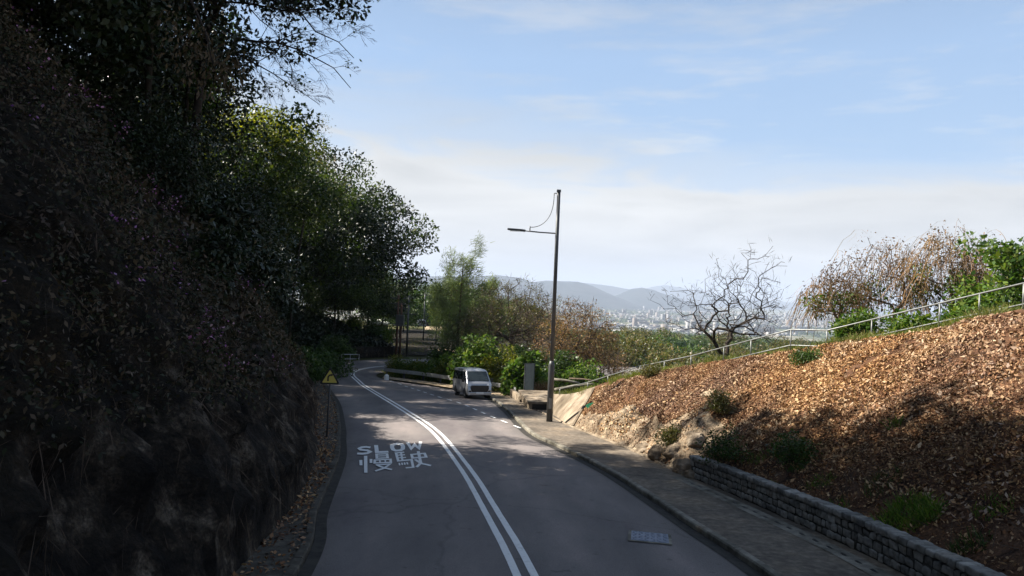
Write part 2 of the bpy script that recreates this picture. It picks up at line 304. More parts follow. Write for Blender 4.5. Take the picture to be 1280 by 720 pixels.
M['signyellow'] = plain('sign_yellow', (.62, .50, .10), .5)
M['signblack'] = plain('sign_black', (.014, .012, .012), .5)
M['greysheet'] = surf('grey_sheet_metal', [(.3, (.16, .17, .17)), (.7, (.23, .24, .24))], 3, 5, .55, .4, metal=.2)
M['green'] = plain('green_plastic', (.05, .45, .22), .6)
M['rust'] = surf('rusty_iron', [(.3, (.10, .12, .17)), (.6, (.20, .235, .30))], 14, 6, .55, .5, .5, 60, metal=.4)
# ------------------------------------------------------------------ numpy noise
_rs = np.random.RandomState(11)
def fbm(x, y, scale=1.0, octv=4, seed=0):
    out = 0; amp = 1.0; tot = 0
    for o in range(octv):
        rs = np.random.RandomState(seed*31+o); T = rs.rand(64, 64)
        X = x/scale*2**o; Y = y/scale*2**o; xi = np.floor(X).astype(int); yi = np.floor(Y).astype(int); fx = X-xi; fy = Y-yi
        fx = fx*fx*(3-2*fx); fy = fy*fy*(3-2*fy)
        a = T[xi % 64, yi % 64]; b = T[(xi+1) % 64, yi % 64]; c = T[xi % 64, (yi+1) % 64]; d = T[(xi+1) % 64, (yi+1) % 64]
        out = out+amp*((a*(1-fx)+b*fx)*(1-fy)+(c*(1-fx)+d*fx)*fy-.5); tot += amp; amp *= .5
    return out/tot*2
# ------------------------------------------------------------------ road layout
LR = [((-1.5, -20), (6.4, -20)), ((-2.4, 0), (5.5, 0)), ((-3.2, 11.8), (4.6, 12)), ((-4.0, 16.2), (4.1, 16)), ((-5.1, 22.9), (3.2, 22.5)), ((-6.1, 27.5), (2.0, 27.7)),
      ((-7.0, 31.5), (1.0, 31.9)), ((-9.6, 42), (0, 42)), ((-12.2, 51), (-1.3, 51)), ((-15, 60.5), (-4.5, 59.5)), ((-17.4, 68.5), (-10.2, 64.8)), ((-19, 77), (-12.3, 69.5)),
      ((-17.5, 86), (-11.6, 74.5)), ((-11, 91.5), (-7.5, 78.5)), ((2, 94), (2, 80.5)), ((25, 95), (25, 81.5))]
Lk = cat([a for a, b in LR], 10); Rk = cat([b for a, b in LR], 10)
def strip(A, B, k, za, zb, lift=0):
    t = np.linspace(0, 1, k)[None, :, None]; P = A[:, None, :2]*(1-t)+B[:, None, :2]*t
    return P
t = np.linspace(0, 1, 25)[None, :, None]
P = Lk[:, None, :]*(1-t)+Rk[:, None, :]*t
Z = zr(P[..., 1]) + .035*np.sin(np.pi*t[..., 0])   # a slight camber
def road_z(x, y): return float(zr(y))+.03
ro = grid(np.concatenate([P, Z[..., None]], -1), 'road', M['asphalt']); ro['kind'] = 'structure'; setattr_(ro, 'lateral', np.broadcast_to(t[..., 0], Z.shape))
def ribbon(C, offs, zo, k=None):
    """ribbon along 2d line C between lateral offsets, on the road surface"""
    T = np.gradient(C, axis=0); T /= np.linalg.norm(T, axis=1)[:, None]; Nn = np.stack([T[:, 1], -T[:, 0]], 1)
    Q = [C+Nn*o for o in offs]; z = [zr(q[:, 1])+zz for q, zz in zip(Q, zo)]
    return np.stack([np.concatenate([q, zz[:, None]], 1) for q, zz in zip(Q, z)], 1)
cline = cat([(2, -20), (1.35, 0), (.95, 6), (.27, 12.2), (-.42, 16.8), (-1.35, 22.4), (-3.1, 31), (-5.3, 38.7), (-9.2, 51.3), (-12.3, 61.3), (-14.6, 69), (-15.0, 75), (-13.2, 81), (-8, 85.5), (5, 87), (25, 88)], 14)
mk = empty('centre_line_marking', (0, 0, 0), 'long white double line painted down the middle of the road', 'road marking')
for o in (0.0, .29):
    a = ribbon(cline, (o-.07, o+.07), (.041, .041)); a[..., 0] += fbm(a[..., 1], a[..., 0], .4, 2, 3)*.006
    grid(a, 'painted_line', M['paint'], mk, False)
# dashed edge line
dl = cat([(.75, 33.2), (-.93, 38.9), (-2.84, 45.7), (-4.86, 50.9), (-8.6, 61.0), (-11.3, 65.9)], 40)
seg = np.concatenate([[0], np.cumsum(np.linalg.norm(np.diff(dl, axis=0), axis=1))])
dm = empty('dashed_line_marking', (0, 0, 0), 'short white dashes in a row along the edge of the layby under the van', 'road marking'); s = 0.4
while s < seg[-1]-1:
    ss = np.array([s, s+.5, s+1.0]); c = np.stack([np.interp(ss, seg, dl[:, 0]), np.interp(ss, seg, dl[:, 1])], 1)
    a = ribbon(c, (-.06, .06), (.040, .040)).reshape(-1, 3); MB().add(a, [(0, 1, 3, 2), (2, 3, 5, 4)]).build('painted_dash', M['paint'], dm); s += 2.1
# lettering, each character its own mesh; strokes traced in the photograph and laid on the road
def strokes(name, L, parent, rx, ry):
    mb = MB()
    for i, s in enumerate(L):
        pts = s[0]; a, b = (s[1], s[2]) if len(s) > 1 else (rx, ry)
        Pn = np.array(pts, float)/np.array([a, b]); closed = pts[0] == pts[-1] and len(pts) > 2
        T = np.diff(Pn, axis=0); T /= np.linalg.norm(T, axis=1)[:, None]; Nn = np.stack([-T[:, 1], T[:, 0]], 1); off = []
        for k in range(len(Pn)):
            if closed and k in (0, len(Pn)-1): n0, n1_ = Nn[-1], Nn[0]
            else: n0, n1_ = Nn[max(0, k-1)], Nn[min(len(Nn)-1, k)]
            m = n0+n1_; m /= np.linalg.norm(m)+1e-9; off.append(m/max(.5, float(m@n1_)))
        off = np.array(off); V = []
        for p, o in zip(Pn, off):
            for sg in (-1, 1):
                q = (p+sg*o)*np.array([a, b]); g = gp(420+q[0]/8, 530+q[1]/8, .03); V.append((g[0], g[1], g[2]+.006+i*.0008))
        mb.add(V, [(2*k, 2*k+1, 2*k+3, 2*k+2) for k in range(len(Pn)-1)])
    return mb.build(name, M['paint'], parent)
mk = empty('road_lettering', (0, 0, 0), 'white SLOW with two Chinese characters painted on the left lane', 'road marking')
strokes('letter', [([(345, 236), (300, 230), (258, 234), (232, 246), (246, 258), (318, 266), (342, 279), (312, 294), (262, 300), (212, 296)],)], mk, 17, 9)
strokes('letter', [([(400, 212), (409, 283), (524, 279)],)], mk, 20, 9)
strokes('letter', [([(610, 199), (655, 203), (670, 222), (668, 250), (645, 264), (600, 268), (572, 258), (560, 235), (562, 212), (610, 199)],)], mk, 21, 9)
strokes('letter', [([(714, 184), (752, 247), (786, 207), (830, 244), (846, 178)],)], mk, 17, 10)
mk2 = mk
strokes('chinese_character', [([(296, 320), (298, 488)], 17, 10), ([(248, 362), (250, 415)], 15, 8), ([(350, 352), (350, 392)], 14, 8),
    ([(405, 304), (510, 300), (516, 340), (408, 345), (405, 304)], 13, 6), ([(405, 324), (515, 320)], 10, 5),
    ([(388, 364), (545, 356), (548, 387), (386, 393), (388, 364)], 13, 6), ([(438, 362), (440, 390)], 8, 5), ([(492, 360), (494, 388)], 8, 5),
    ([(398, 413), (540, 404), (480, 446), (392, 474)], 13, 7), ([(415, 418), (480, 442), (560, 460)], 13, 7)], mk2, 12, 7)
strokes('chinese_character', [([(682, 283), (600, 291), (622, 371), (755, 358), (772, 434), (697, 440)], 13, 6), ([(612, 314), (690, 309)], 9, 5), ([(618, 341), (700, 336)], 9, 5), ([(650, 288), (664, 366)], 11, 5),
    ([(632, 392), (638, 416)], 8, 5), ([(658, 390), (664, 413)], 8, 5), ([(684, 388), (690, 411)], 8, 5), ([(710, 386), (717, 408)], 8, 5),
    ([(755, 308), (885, 297), (902, 334), (765, 344), (755, 308)], 14, 6), ([(822, 276), (838, 350), (848, 392), (806, 436)], 15, 7), ([(790, 358), (850, 398), (950, 420)], 14, 7)], mk2, 12, 7)
# manhole cover
c = (2.98, 15.0); mb = MB(); ob = empty('manhole_cover', (c[0], c[1], float(zr(c[1]))+.03), 'bluish grey square iron cover set in the right lane', 'manhole cover', rz=-.18)
mb = MB(); mb.box((0, 0, .006), (.86, .86, .012), tilt=(-math.atan(.07), 'X')); mb.build('frame', M['kerb'], ob)
mb = MB(); mb.box((0, 0, .012), (.74, .74, .012), tilt=(-math.atan(.07), 'X'))
for i in range(6):
    for j in range(6):
        x, y = (-.3+.12*i), (-.3+.12*j); mb.box((x, y, .02-.07*y), (.085, .03, .008), rz=.78 if (i+j) % 2 else -.78)
mb.build('lid', M['rust'], ob)
# ------------------------------------------------------------------ kerbs, gutters, pavement, shoulder
iR = (Rk[:, 1] < 51.5) & (np.arange(len(Rk)) < 90)
Rc = Rk[iR]
def loftstrip(C, prof, name, mat, parent=None, sm=False):
    a = ribbon(C, [p[0] for p in prof], [p[1] for p in prof]); return grid(a, name, mat, parent, sm)
loftstrip(Rc, [(-.28, .012), (0, .010)], 'gutter', M['gutter'])['kind'] = 'structure'
def kerbstones(C, side, name, mt='kerb'):
    mb = MB(); d = np.concatenate([[0], np.cumsum(np.linalg.norm(np.diff(C, axis=0), axis=1))]); s = 0; rnd = random.Random(4)
    while s < d[-1]-.9:
        ss = np.array([s+.008, s+.892]); c = np.stack([np.interp(ss, d, C[:, 0]), np.interp(ss, d, C[:, 1])], 1); j = rnd.uniform(-.006, .006)
        T = c[1]-c[0]; T /= np.linalg.norm(T); n_ = np.array([T[1], -T[0]])*side
        prof = [(0, -.12), (0, .095), (.025, .125), (.15, .13), (.15, -.12)]; V = []
        for q in c:
            for o, z in prof: V.append((*(q+n_*(o+j)), float(zr(q[1]))+z+j))
        k = 5; mb.add(V, [tuple(range(5)), tuple(range(5, 10))[::-1]]+[(i, (i+1) % 5, (i+1) % 5+5, i+5) for i in range(5)]); s += .9
    o = mb.build(name, M[mt]); o['kind'] = 'structure'
kerbstones(Rc, 1, 'kerb')
iL = np.arange(len(Lk)) < 100
kerbstones(Lk[iL], -1, 'kerb', 'shoulder')
loftstrip(Lk[iL], [(0, .012), (.22, .010)], 'gutter', M['gutter'])['kind'] = 'structure'
FT = [(7.9, -20), (7.5, 0), (7.2, 8), (6.9, 13.1), (6.72, 14.8), (6.3, 17.4), (5.85, 20), (5.4, 22), (5.0, 25), (4.6, 27.7), (4.1, 29.8), (2.95, 35), (2.7, 37), (2.5, 40)]
foot = cat(FT, 8)
def side(C, n):   # resample by y
    y = np.linspace(C[0, 1], C[-1, 1], n); return np.stack([np.interp(y, C[:, 1], C[:, 0]), y], 1)
ft2 = cat(FT+[(2.2, 45), (1.2, 50), (.9, 51.5)], 8)
a = side(Rc[:, :2], 220); b = side(ft2, 220); b = np.stack([np.interp(a[:, 1], ft2[:, 1], ft2[:, 0]), a[:, 1]], 1)
a[:, 0] += .145; b[:, 0] += .05
t = np.linspace(0, 1, 9)[None, :, None]; P = a[:, None]*(1-t)+b[:, None]*t
Zp = zr(P[..., 1])+.118+.008*fbm(P[..., 0], P[..., 1], .8, 3, 5)
grid(np.concatenate([P, Zp[..., None]], -1), 'pavement', M['path'])['kind'] = 'structure'
# ------------------------------------------------------------------ terrain
def T(x, y):
    D = np.hypot(x, y)
    Lz = np.where(y < 100, zr(np.clip(y, -30, 100))-.14, np.interp(D, [100, 200, 300, 450, 900, 1400, 2200], [-5.14, -7.5, -10, -20, -60, -119, -120]))
    Rz = np.interp(D, [0, 20, 40, 60, 100, 150, 300, 600, 1000, 1500, 2300], [-2, -4, -7, -10, -13.5, -16, -23, -37, -52, -118, -120])
    ww = smooth((x-3)/17)
    z = Lz*(1-ww)+Rz*ww
    z = z+fbm(x, y, 40, 4, 1)*1.6*smooth((D-100)/150)*(D < 2200)+fbm(x, y, 300, 4, 2)*6*smooth((D-300)/500)*(1-smooth((D-1100)/900))
    return z
rr = np.concatenate([np.linspace(.5, 130, 130), np.geomspace(133, 26000, 130)])
th = np.linspace(0, 2*np.pi, 321)
R2, TH = np.meshgrid(rr, th, indexing='ij'); X = R2*np.sin(TH); Y = R2*np.cos(TH)+20
G = np.stack([X, Y, T(X, Y)], -1)
i = np.arange(G.shape[0]*G.shape[1]).reshape(G.shape[:2]); f = np.stack([i[:-1, :-1], i[:-1, 1:], i[1:, 1:], i[1:, :-1]], -1).reshape(-1, 4)
far = (R2[:-1, :-1] > 1350).ravel()
gro = npmesh('ground', G.reshape(-1, 3), f, None, None, True, [M['ground'], M['plainland']], far.astype(int)); gro['kind'] = 'structure'
# right slope
CR = [(19.5, -20, 6.2), (18.8, 0, 5.4), (17.2, 10, 4.8)]+[tuple(at(px, py, Y)) for px, py, Y in ((1280, 391, 19.0), (1175, 412, 21.5), (1077, 425, 23.8), (1021, 433, 25.3), (912, 451, 29), (864, 457, 31.5), (800, 470, 34.0), (735, 489, 37.8), (690, 494, 42))]
FR = [(7.9, -20), (7.5, 0), (7.2, 8), (6.9, 13.1), (6.3, 17.4), (5.85, 20), (5.4, 22), (5.0, 25), (4.6, 27.7), (4.1, 29.8), (2.95, 35), (2.5, 40)]
fo = cat(FR, 24); cr = cat(CR, 24)
n_, mcol = len(fo), 60
foz = zr(fo[:, 1])+.10+.50*(1-smooth((fo[:, 1]-21)/1.2))
wallside = (1-smooth((fo[:, 1]-21)/1.2))
fo3 = np.stack([fo[:, 0]+.22*wallside, fo[:, 1], foz], 1)
tt = np.linspace(0, 1, mcol); S = fo3[:, None]*(1-tt[None, :, None])+cr[:, None]*tt[None, :, None]
S[..., 2] += .35*np.sin(np.pi*tt)[None]*smooth((22-fo[:, 1])/10)[:, None]*.6
bumpw = np.sin(np.pi*np.clip(tt, 0, 1))**.5
S[..., 2] += (fbm(S[..., 0], S[..., 1], 1.3, 4, 7)*.42+fbm(S[..., 0], S[..., 1]+7, .45, 3, 8)*.10)*bumpw[None]*(1-smooth((fo[:, 1]-32.5)/1))[:, None]
ysl = S[:, 0, 1]
# the bare bulging foot of the slope between the end of the stone wall and the lamp
bm_ = smooth((ysl-21.5)/2)*(1-smooth((ysl-32)/2)); S[..., 0] -= (bm_[:, None]*(np.exp(-((tt-.22)/.16)**2))[None])*(.35+.5*fbm(S[..., 1]*1.0, S[..., 2], 1.6, 4, 9)).clip(-.2, 1)*.8
S[..., 2] += (bm_[:, None]*(np.exp(-((tt-.25)/.2)**2))[None])*(.25+.8*fbm(S[..., 1], S[..., 0], 1.2, 4, 10))*.6
out = cr-fo3; out[:, 2] = 0; out /= np.linalg.norm(out, axis=1)[:, None]
back = []
for k, (o, dz) in enumerate(((.5, .02), (1.5, -.05), (4, -.5), (9, -1.6), (16, -5), (26, -12), (45, -26))):
    q = cr+out*o*np.where(cr[:, 1] > 36, .4, 1)[:, None]; q[:, 2] += dz; q[:, 2] += fbm(q[:, 0], q[:, 1], 3, 3, 4)*.25; back.append(q)
B = np.stack(back, 1); Sall = np.concatenate([S, B], 1)
kc = 24*10+2   # first row of the concrete lined part (near y 33.5)
kc = int(np.argmax(fo[:, 1] > 34.2))
def twomat(A, name, mats, fn, parent=None):
    n, m, _ = A.shape; i = np.arange(n*m).reshape(n, m); f = np.stack([i[:-1, :-1], i[1:, :-1], i[1:, 1:], i[:-1, 1:]], -1).reshape(-1, 4)
    return npmesh(name, A.reshape(-1, 3), f, None, parent, True, mats, fn(A[:-1, :-1]).ravel())
rockmask = lambda A: np.where((np.arange(A.shape[1])[None, :]/(mcol-1) > 1.0), 2, np.where((smooth((A[..., 1]-21.8)/1.5)*(.44-.02*(A[..., 1]-22).clip(0, 12)*0+.16*fbm(A[..., 0], A[..., 1], 1.1, 4, 12)) > (np.arange(A.shape[1])/(mcol-1))[None, :]), 1, 0))
slope = twomat(Sall[:kc+1], 'slope_ground', [M['slopemix'], M['slopemix'], M['ground']], rockmask)
vv = np.arange(Sall.shape[1])[None]/(mcol-1); rk = smooth((Sall[:kc+1, :, 1]-21.6)/1.2)*.5+.5+(.33-vv)*3.0+1.3*fbm(Sall[:kc+1, :, 0], Sall[:kc+1, :, 1], 1.1, 4, 12); rk = rk*smooth((Sall[:kc+1, :, 1]-21.2)/1.5); setattr_(slope, 'rockiness', rk)
slope['kind'] = 'structure'
cs = twomat(Sall[kc:], 'concrete_slope', [M['concrete'], M['ground']], lambda A: np.where(np.arange(A.shape[1])[None, :]+0*A[..., 0].astype(int) > mcol, 1, 0)); cs['kind'] = 'structure'
# the raised kerb that closes the concrete lining on the mulch side
edge = Sall[kc, :mcol]; mb = MB(); mb.tube(edge+np.array([0, 0, .02]), .09, 6); tag(mb.build('slope_edge_kerb', M['concrete']), 'thin concrete upstand between the lined slope and the mulch', 'kerb')
# left hillside (rock low down, soil and creepers above, mixed by an attribute)
LF = [(-2.7, -20), (-3.2, 0), (-4.05, 11.7), (-4.8, 18), (-6.2, 24.8), (-7.35, 28.7), (-9.0, 35.6), (-11.6, 43), (-14.7, 53), (-18.4, 63), (-20.8, 71), (-22, 80), (-20, 90), (-14, 96.5), (-2, 99), (12, 100)]
lf = cat(LF, 60); Tn = np.gradient(lf, axis=0); Tn /= np.linalg.norm(Tn, axis=1)[:, None]; Ln = np.stack([-Tn[:, 1], Tn[:, 0]], 1)
Ln = np.array([Ln[max(0, i-42):i+43].mean(0) for i in range(len(Ln))])
sv = np.concatenate([[0, .06], np.linspace(.2, 2.6, 22), np.linspace(2.8, 12, 50), np.linspace(12.6, 60, 30)])
hv = np.interp(sv, [0, .5, 1.0, 1.5, 2.4, 6, 10, 20, 40, 60], [0, 1.3, 2.5, 3.2, 4.8, 9.6, 13.0, 18, 25, 28])
amp = np.interp(np.arange(len(lf)), [0, 60*9, 60*11, 60*12.3, 60*13.1], [1, .9, .62, .35, .0])
H = np.zeros((len(lf), len(sv), 3))
H[..., :2] = lf[:, None]+Ln[:, None]*sv[None, :, None]
H[..., 2] = zr(lf[:, 1])[:, None]+.05+hv[None]*amp[:, None]
nz = fbm(lf[:, 1][:, None]+H[..., 0]*.3, H[..., 2]*1.0+50, 2.6, 6, 21); nz2 = fbm(lf[:, 1][:, None]*1.3, H[..., 2]+9, .8, 4, 22)
nz3 = fbm(lf[:, 1][:, None]*1.1+3, H[..., 2]*1.4, .35, 3, 27)
kk = smooth(sv/.5)[None]*np.minimum(1, amp[:, None]+.1)
H[..., :2] += Ln[:, None]*(-((nz*1.0+nz2*.5).clip(-2, .4)+nz3*.27)*kk)[..., None]
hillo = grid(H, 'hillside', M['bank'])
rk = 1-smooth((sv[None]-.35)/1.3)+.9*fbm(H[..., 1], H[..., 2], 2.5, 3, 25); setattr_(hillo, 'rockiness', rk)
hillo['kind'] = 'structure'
# shoulder between left kerb and hillside
a = Lk[iL][:, :2]; T_ = np.gradient(a, axis=0); T_ /= np.linalg.norm(T_, axis=1)[:, None]; nn = np.stack([-T_[:, 1], T_[:, 0]], 1)
A = np.stack([np.concatenate([a+nn*o, (zr(a[:, 1])+.10+.02*k)[:, None]], 1) for k, o in enumerate((.13, .5, 1.0, 2.2, 3.6))], 1)
grid(A, 'shoulder', M['shoulder'])['kind'] = 'structure'
# dirt patch inside the guardrail
mb = MB(); pts = cat([(-11.2, 66.2), (-8.0, 63.6), (-4.6, 60.2), (-1.8, 55), (-.9, 51.4)], 8); pt2 = cat([(-11.4, 68.2), (-7.5, 65.4), (-3.8, 62.2), (-.2, 57.5), (.7, 51.6)], 8)
t = np.linspace(0, 1, 6)[None, :, None]; P = pts[:, None]*(1-t)+pt2[:, None]*t; Zd = zr(P[..., 1])+.045+.02*fbm(P[..., 0], P[..., 1], 1, 3, 3)
grid(np.concatenate([P, Zd[..., None]], -1), 'dirt_verge', M['dirt'])['kind'] = 'structure'
# second road beyond the bend
t = np.linspace(0, 1, 30); c0 = at(541, 450, 98); c1 = at(534, 418, 165)
cx = np.interp(t, [0, .5, 1], [c0[0]+4, (c0[0]+c1[0])/2, c1[0]-1]); cyy = np.interp(t, [0, 1], [96, 190]); cz = T(cx, cyy)
P = np.stack([np.stack([cx-2.4, cyy, cz+.25+t*1.2], 1), np.stack([cx+2.4, cyy, cz+.25+t*1.2], 1)], 1)
grid(P, 'side_road', M['dirt'])['kind'] = 'structure'
# surface finder
trees_bvh = []
def bvh(o):
    me = o.data; return BVHTree.FromPolygons([v.co.copy() for v in me.vertices], [tuple(p.vertices) for p in me.polygons])
BV = [bvh(o) for o in (gro, slope, cs, hillo)]
def gz(x, y):
    best = -1e9
    for b in BV:
        h = b.ray_cast(Vector((x, y, 200)), Vector((0, 0, -1)))
        if h[0] is not None: best = max(best, h[0].z)
    return best if best > -1e8 else float(T(np.array(x), np.array(y)))
# ------------------------------------------------------------------ plants
def unit(v): return v/(np.linalg.norm(v, axis=-1, keepdims=True)+1e-9)
def leaves(C, per, spread, L, W, rs, up=.7, droop=0., fold=.12, squash=.75, lv=.35):
    """leaf quads scattered around the centres C"""
    C = np.repeat(np.asarray(C, float), per, axis=0); n = len(C)
    g = rs.randn(n, 3); g *= (np.minimum(1, 1.7/np.linalg.norm(g, axis=1)))[:, None]
    p = C+g*spread*np.array([1, 1, squash])
    nn = unit(rs.randn(n, 3)+np.array([0, 0, up])); d = unit(np.cross(nn, rs.randn(n, 3))+np.array([0, 0, -droop])+g*.25); s = unit(np.cross(nn, d))
    l = (L*(1+lv*rs.randn(n))).clip(L*.4, L*1.9)[:, None]; ww = l*W/L
    V = np.stack([p, p+.45*l*d+.5*ww*s+fold*ww*nn, p+l*d, p+.45*l*d-.5*ww*s+fold*ww*nn], 1)
    return V.reshape(-1, 3)
def quads(n): return np.arange(n*4).reshape(-1, 4)
def leafobj(name, Vs, mat, parent=None):
    V = np.concatenate(Vs) if isinstance(Vs, list) else Vs
    return npmesh(name, V, quads(len(V)//4), mat, parent)
def skeleton(trunk, targets, rs, step=.7, rtip=.012, p=2.2, jit=.12, up=.25, rmax=None, sides=6, merge=.6):
    """trunk: list of points; branches grown from the nearest node to each target; pipe-model radii"""
    pos = [np.array(t, float) for t in trunk]; par = [-1]+list(range(len(trunk)-1)); base = pos[0]
    first = max(1, int(len(trunk)*.45)); dist = [np.linalg.norm(q-base) if k >= first else 1e9 for k, q in enumerate(pos)]
    tg = sorted(targets, key=lambda q: np.linalg.norm(q-pos[-1]))
    for q in tg:
        A = np.array(pos); d = np.linalg.norm(A-q, axis=1); dd = np.array(dist)
        cost = d+merge*np.where(dd > 1e8, 1e6, 0)+.5*np.maximum(0, A[:, 2]-q[2])+.15*dd.clip(0, 1e3)
        k = int(np.argmin(cost)); k0 = k; m = max(1, int(round(d[k]/step))); a = pos[k]; dirp = pos[k]-pos[par[k]] if par[k] >= 0 else np.array([0, 0, 1.]); dirp = dirp/(np.linalg.norm(dirp)+1e-9)
        for j in range(1, m+1):
            u = j/m; ctrl = a+dirp*d[k0]*.35+np.array([0, 0, up*d[k0]*.4]); b = (1-u)**2*a+2*u*(1-u)*ctrl+u*u*q
            if j < m: b = b+rs.randn(3)*jit*step
            pos.append(b); par.append(k); dist.append(dist[k]+np.linalg.norm(b-pos[k]) if dist[k] < 1e8 else np.linalg.norm(b-base)); k = len(pos)-1
    n = len(pos); acc = np.zeros(n); ch = [[] for _ in range(n)]
    for k in range(n):
        if par[k] >= 0: ch[par[k]].append(k)
    rad_ = np.zeros(n)
    for k in range(n-1, -1, -1):   # children always have larger index
        rad_[k] = rtip if not ch[k] else sum(rad_[c]**p for c in ch[k])**(1/p)
        rad_[k] = rad_[k]*1.012+.0004
    if rmax: rad_ = np.where(rad_ > rmax*.25, rad_*(rmax/max(rad_)) if max(rad_) > rmax else rad_, rad_)
    mb = MB(); stack = [(-1, 0)]
    while stack:
        pk, k = stack.pop(); chain = [pk] if pk >= 0 else []; cur = k
        while True:
            chain.append(cur)
            if not ch[cur]: break
            c = max(ch[cur], key=lambda j: rad_[j])
            for j in ch[cur]:
                if j != c: stack.append((cur, j))
            cur = c
        P = np.array([pos[j] for j in chain]); R = np.array([rad_[j] for j in chain])
        if pk >= 0: R[0] = R[1]
        if len(P) > 1: mb.tube(P, R, sides if R.max() > .05 else 4 if R.max() > .02 else 3, cap=False)
    return mb
def crown_pts(n, c, r, rs, lump=.25, inner=.35, bottom=-.55):
    out = []; ph = rs.rand(6)*6.28
    while len(out) < n:
        d = unit(rs.randn(3))
        if d[2] < bottom: continue
        k = inner+(1-inner)*rs.rand()**.55
        az = math.atan2(d[1], d[0]); s = 1+lump*(math.sin(2*az+ph[0]+3*d[2])*.5+math.sin(3*az+ph[1]-2*d[2])*.5+.5*math.sin(5*d[2]+ph[2]+az))
        out.append(np.array(c)+d*np.array(r)*k*s)
    return out
def trunkline(h, lean, rs, n=6):
    t = np.linspace(0, 1, n); ph = rs.rand(2)*6
    return [np.array([lean[0]*u*u+.12*math.sin(3*u+ph[0])*u, lean[1]*u*u+.12*math.sin(4*u+ph[1])*u, h*u-.3*(u == 0)]) for u in t]
def tree(name, loc, h, cc, r, rs, clumps=90, per=230, spread=.62, L=.19, W=.10, leaf='leafdark', bark='bark', lean=(0, 0), th=.45, label=None, category='tree', group=None, lump=.25, inner=.35, rtip=.014, up=.7, droop=.15, rmax=.3, bottom=-.55, leafname='crown', second=None, step=.8, squash=.75, rz=0):
    root = empty(name, loc, label, category, group, rz)
    tg = crown_pts(clumps, cc, r, rs, lump, inner, bottom)
    skeleton(trunkline(h*th, lean, rs), tg, rs, step=step, rtip=rtip, rmax=rmax).build('trunk', M[bark], root, True)
    TG = np.array(tg)
    if per:
        if second:
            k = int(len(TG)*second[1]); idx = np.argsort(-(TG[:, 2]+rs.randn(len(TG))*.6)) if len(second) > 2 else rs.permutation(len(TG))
            leafobj(second[3] if len(second) > 3 else 'sun_tinted_crown', leaves(TG[idx[:k]], per, spread, L, W, rs, up, droop, squash=squash), M[second[0]], root)  # part of the clumps gets a lighter leaf colour standing in for sunlight
            TG = TG[idx[k:]]
        leafobj(leafname, leaves(TG, per, spread, L, W, rs, up, droop, squash=squash), M[leaf], root)
    return root
def kids(o): return [c for c in bpy.data.objects if c.parent == o]
KC = {}
def clone(root, loc, rz=0, s=1.0, label=None, sz=None, group=None):
    r = root.copy(); COL.objects.link(r); r.location = loc; r.rotation_euler = (0, 0, rz); r.scale = (s, s, sz or s)
    if label: r['label'] = label
    if group: r['group'] = group
    if root.name not in KC: KC[root.name] = kids(root)
    for c in KC[root.name]:
        d = c.copy(); COL.objects.link(d); d.parent = r
        for g in [x for x in KC.setdefault(c.name, kids(c))]:
            e = g.copy(); COL.objects.link(e); e.parent = d
    return r
def bush(name, x, y, h, r, leaf, L, W, label, seed, clumps=26, per=170, group=None, category='bush', spread=None, z=None, squash=.8):
    q = np.random.RandomState(seed); root = empty(name, (x, y, (gz(x, y) if z is None else z)-.05), label, category, group)
    tg = crown_pts(clumps, (0, 0, h*.45), (r, r*.9, h*.55), q, .25, .3, -.5)
    skeleton([(0, 0, -.1), (.02, 0, h*.1), (0, .03, h*.2)], tg, q, step=.35, rtip=.006, rmax=.05).build('stem', M['twig'], root, True)
    leafobj('foliage', leaves(np.array(tg), per, spread or r*.22+.06, L, W, q, .9, .15, squash=squash), M[leaf], root); return root
# ---- trees on the left hillside
rs = np.random.RandomState(3)
A0 = (-10.0, 20.0)
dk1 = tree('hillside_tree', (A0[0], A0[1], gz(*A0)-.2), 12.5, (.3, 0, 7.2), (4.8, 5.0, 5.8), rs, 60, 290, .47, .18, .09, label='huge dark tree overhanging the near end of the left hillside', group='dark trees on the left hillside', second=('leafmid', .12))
GRP = 'dark trees on the left hillside'
dk2 = tree('hillside_tree', (-16.5, 24.0, gz(-16.5, 24.0)-.2), 11, (0, 0, 6.4), (4.6, 4.8, 4.6), rs, 130, 300, .46, .19, .10, label='tall dark tree on top of the left hillside at upper left', group=GRP, second=('leafmid', .2), lump=.35)
for o_ in [dk2]: o_.scale = (1.36, 1.36, 1.36); o_.rotation_euler = (0, 0, .6)
for (x, y, s, rz_, lb, src) in ((-9.2, 9.5, .85, 1.1, 'dark tree at the left edge nearest the camera', dk1), (-14.0, 15.0, 1.45, 2.3, 'dark tree filling the upper left corner behind the nearest one', dk2), (-10.5, 3, .95, 4.0, None, dk1), (-11, -6, 1.0, 5.0, None, dk2),
        (-10.6, 23.5, .85, 3.6, 'dark tree at the outer edge of the canopy, beside the bare hanging branches', dk1), (-15.5, 29.5, 1.0, 2.4, 'dark round tree high on the left hillside behind the warning sign', dk1), (-18.5, 18.5, 1.42, 3.6, 'dark leafy tree standing further back on the left hillside', dk2), 
         (-20, 12, 1.2, 2.8, None, dk1)):
    clone(src, (x, y, gz(x, y)-.2), rz_, s, lb or 'dark leafy tree standing further back on the left hillside')
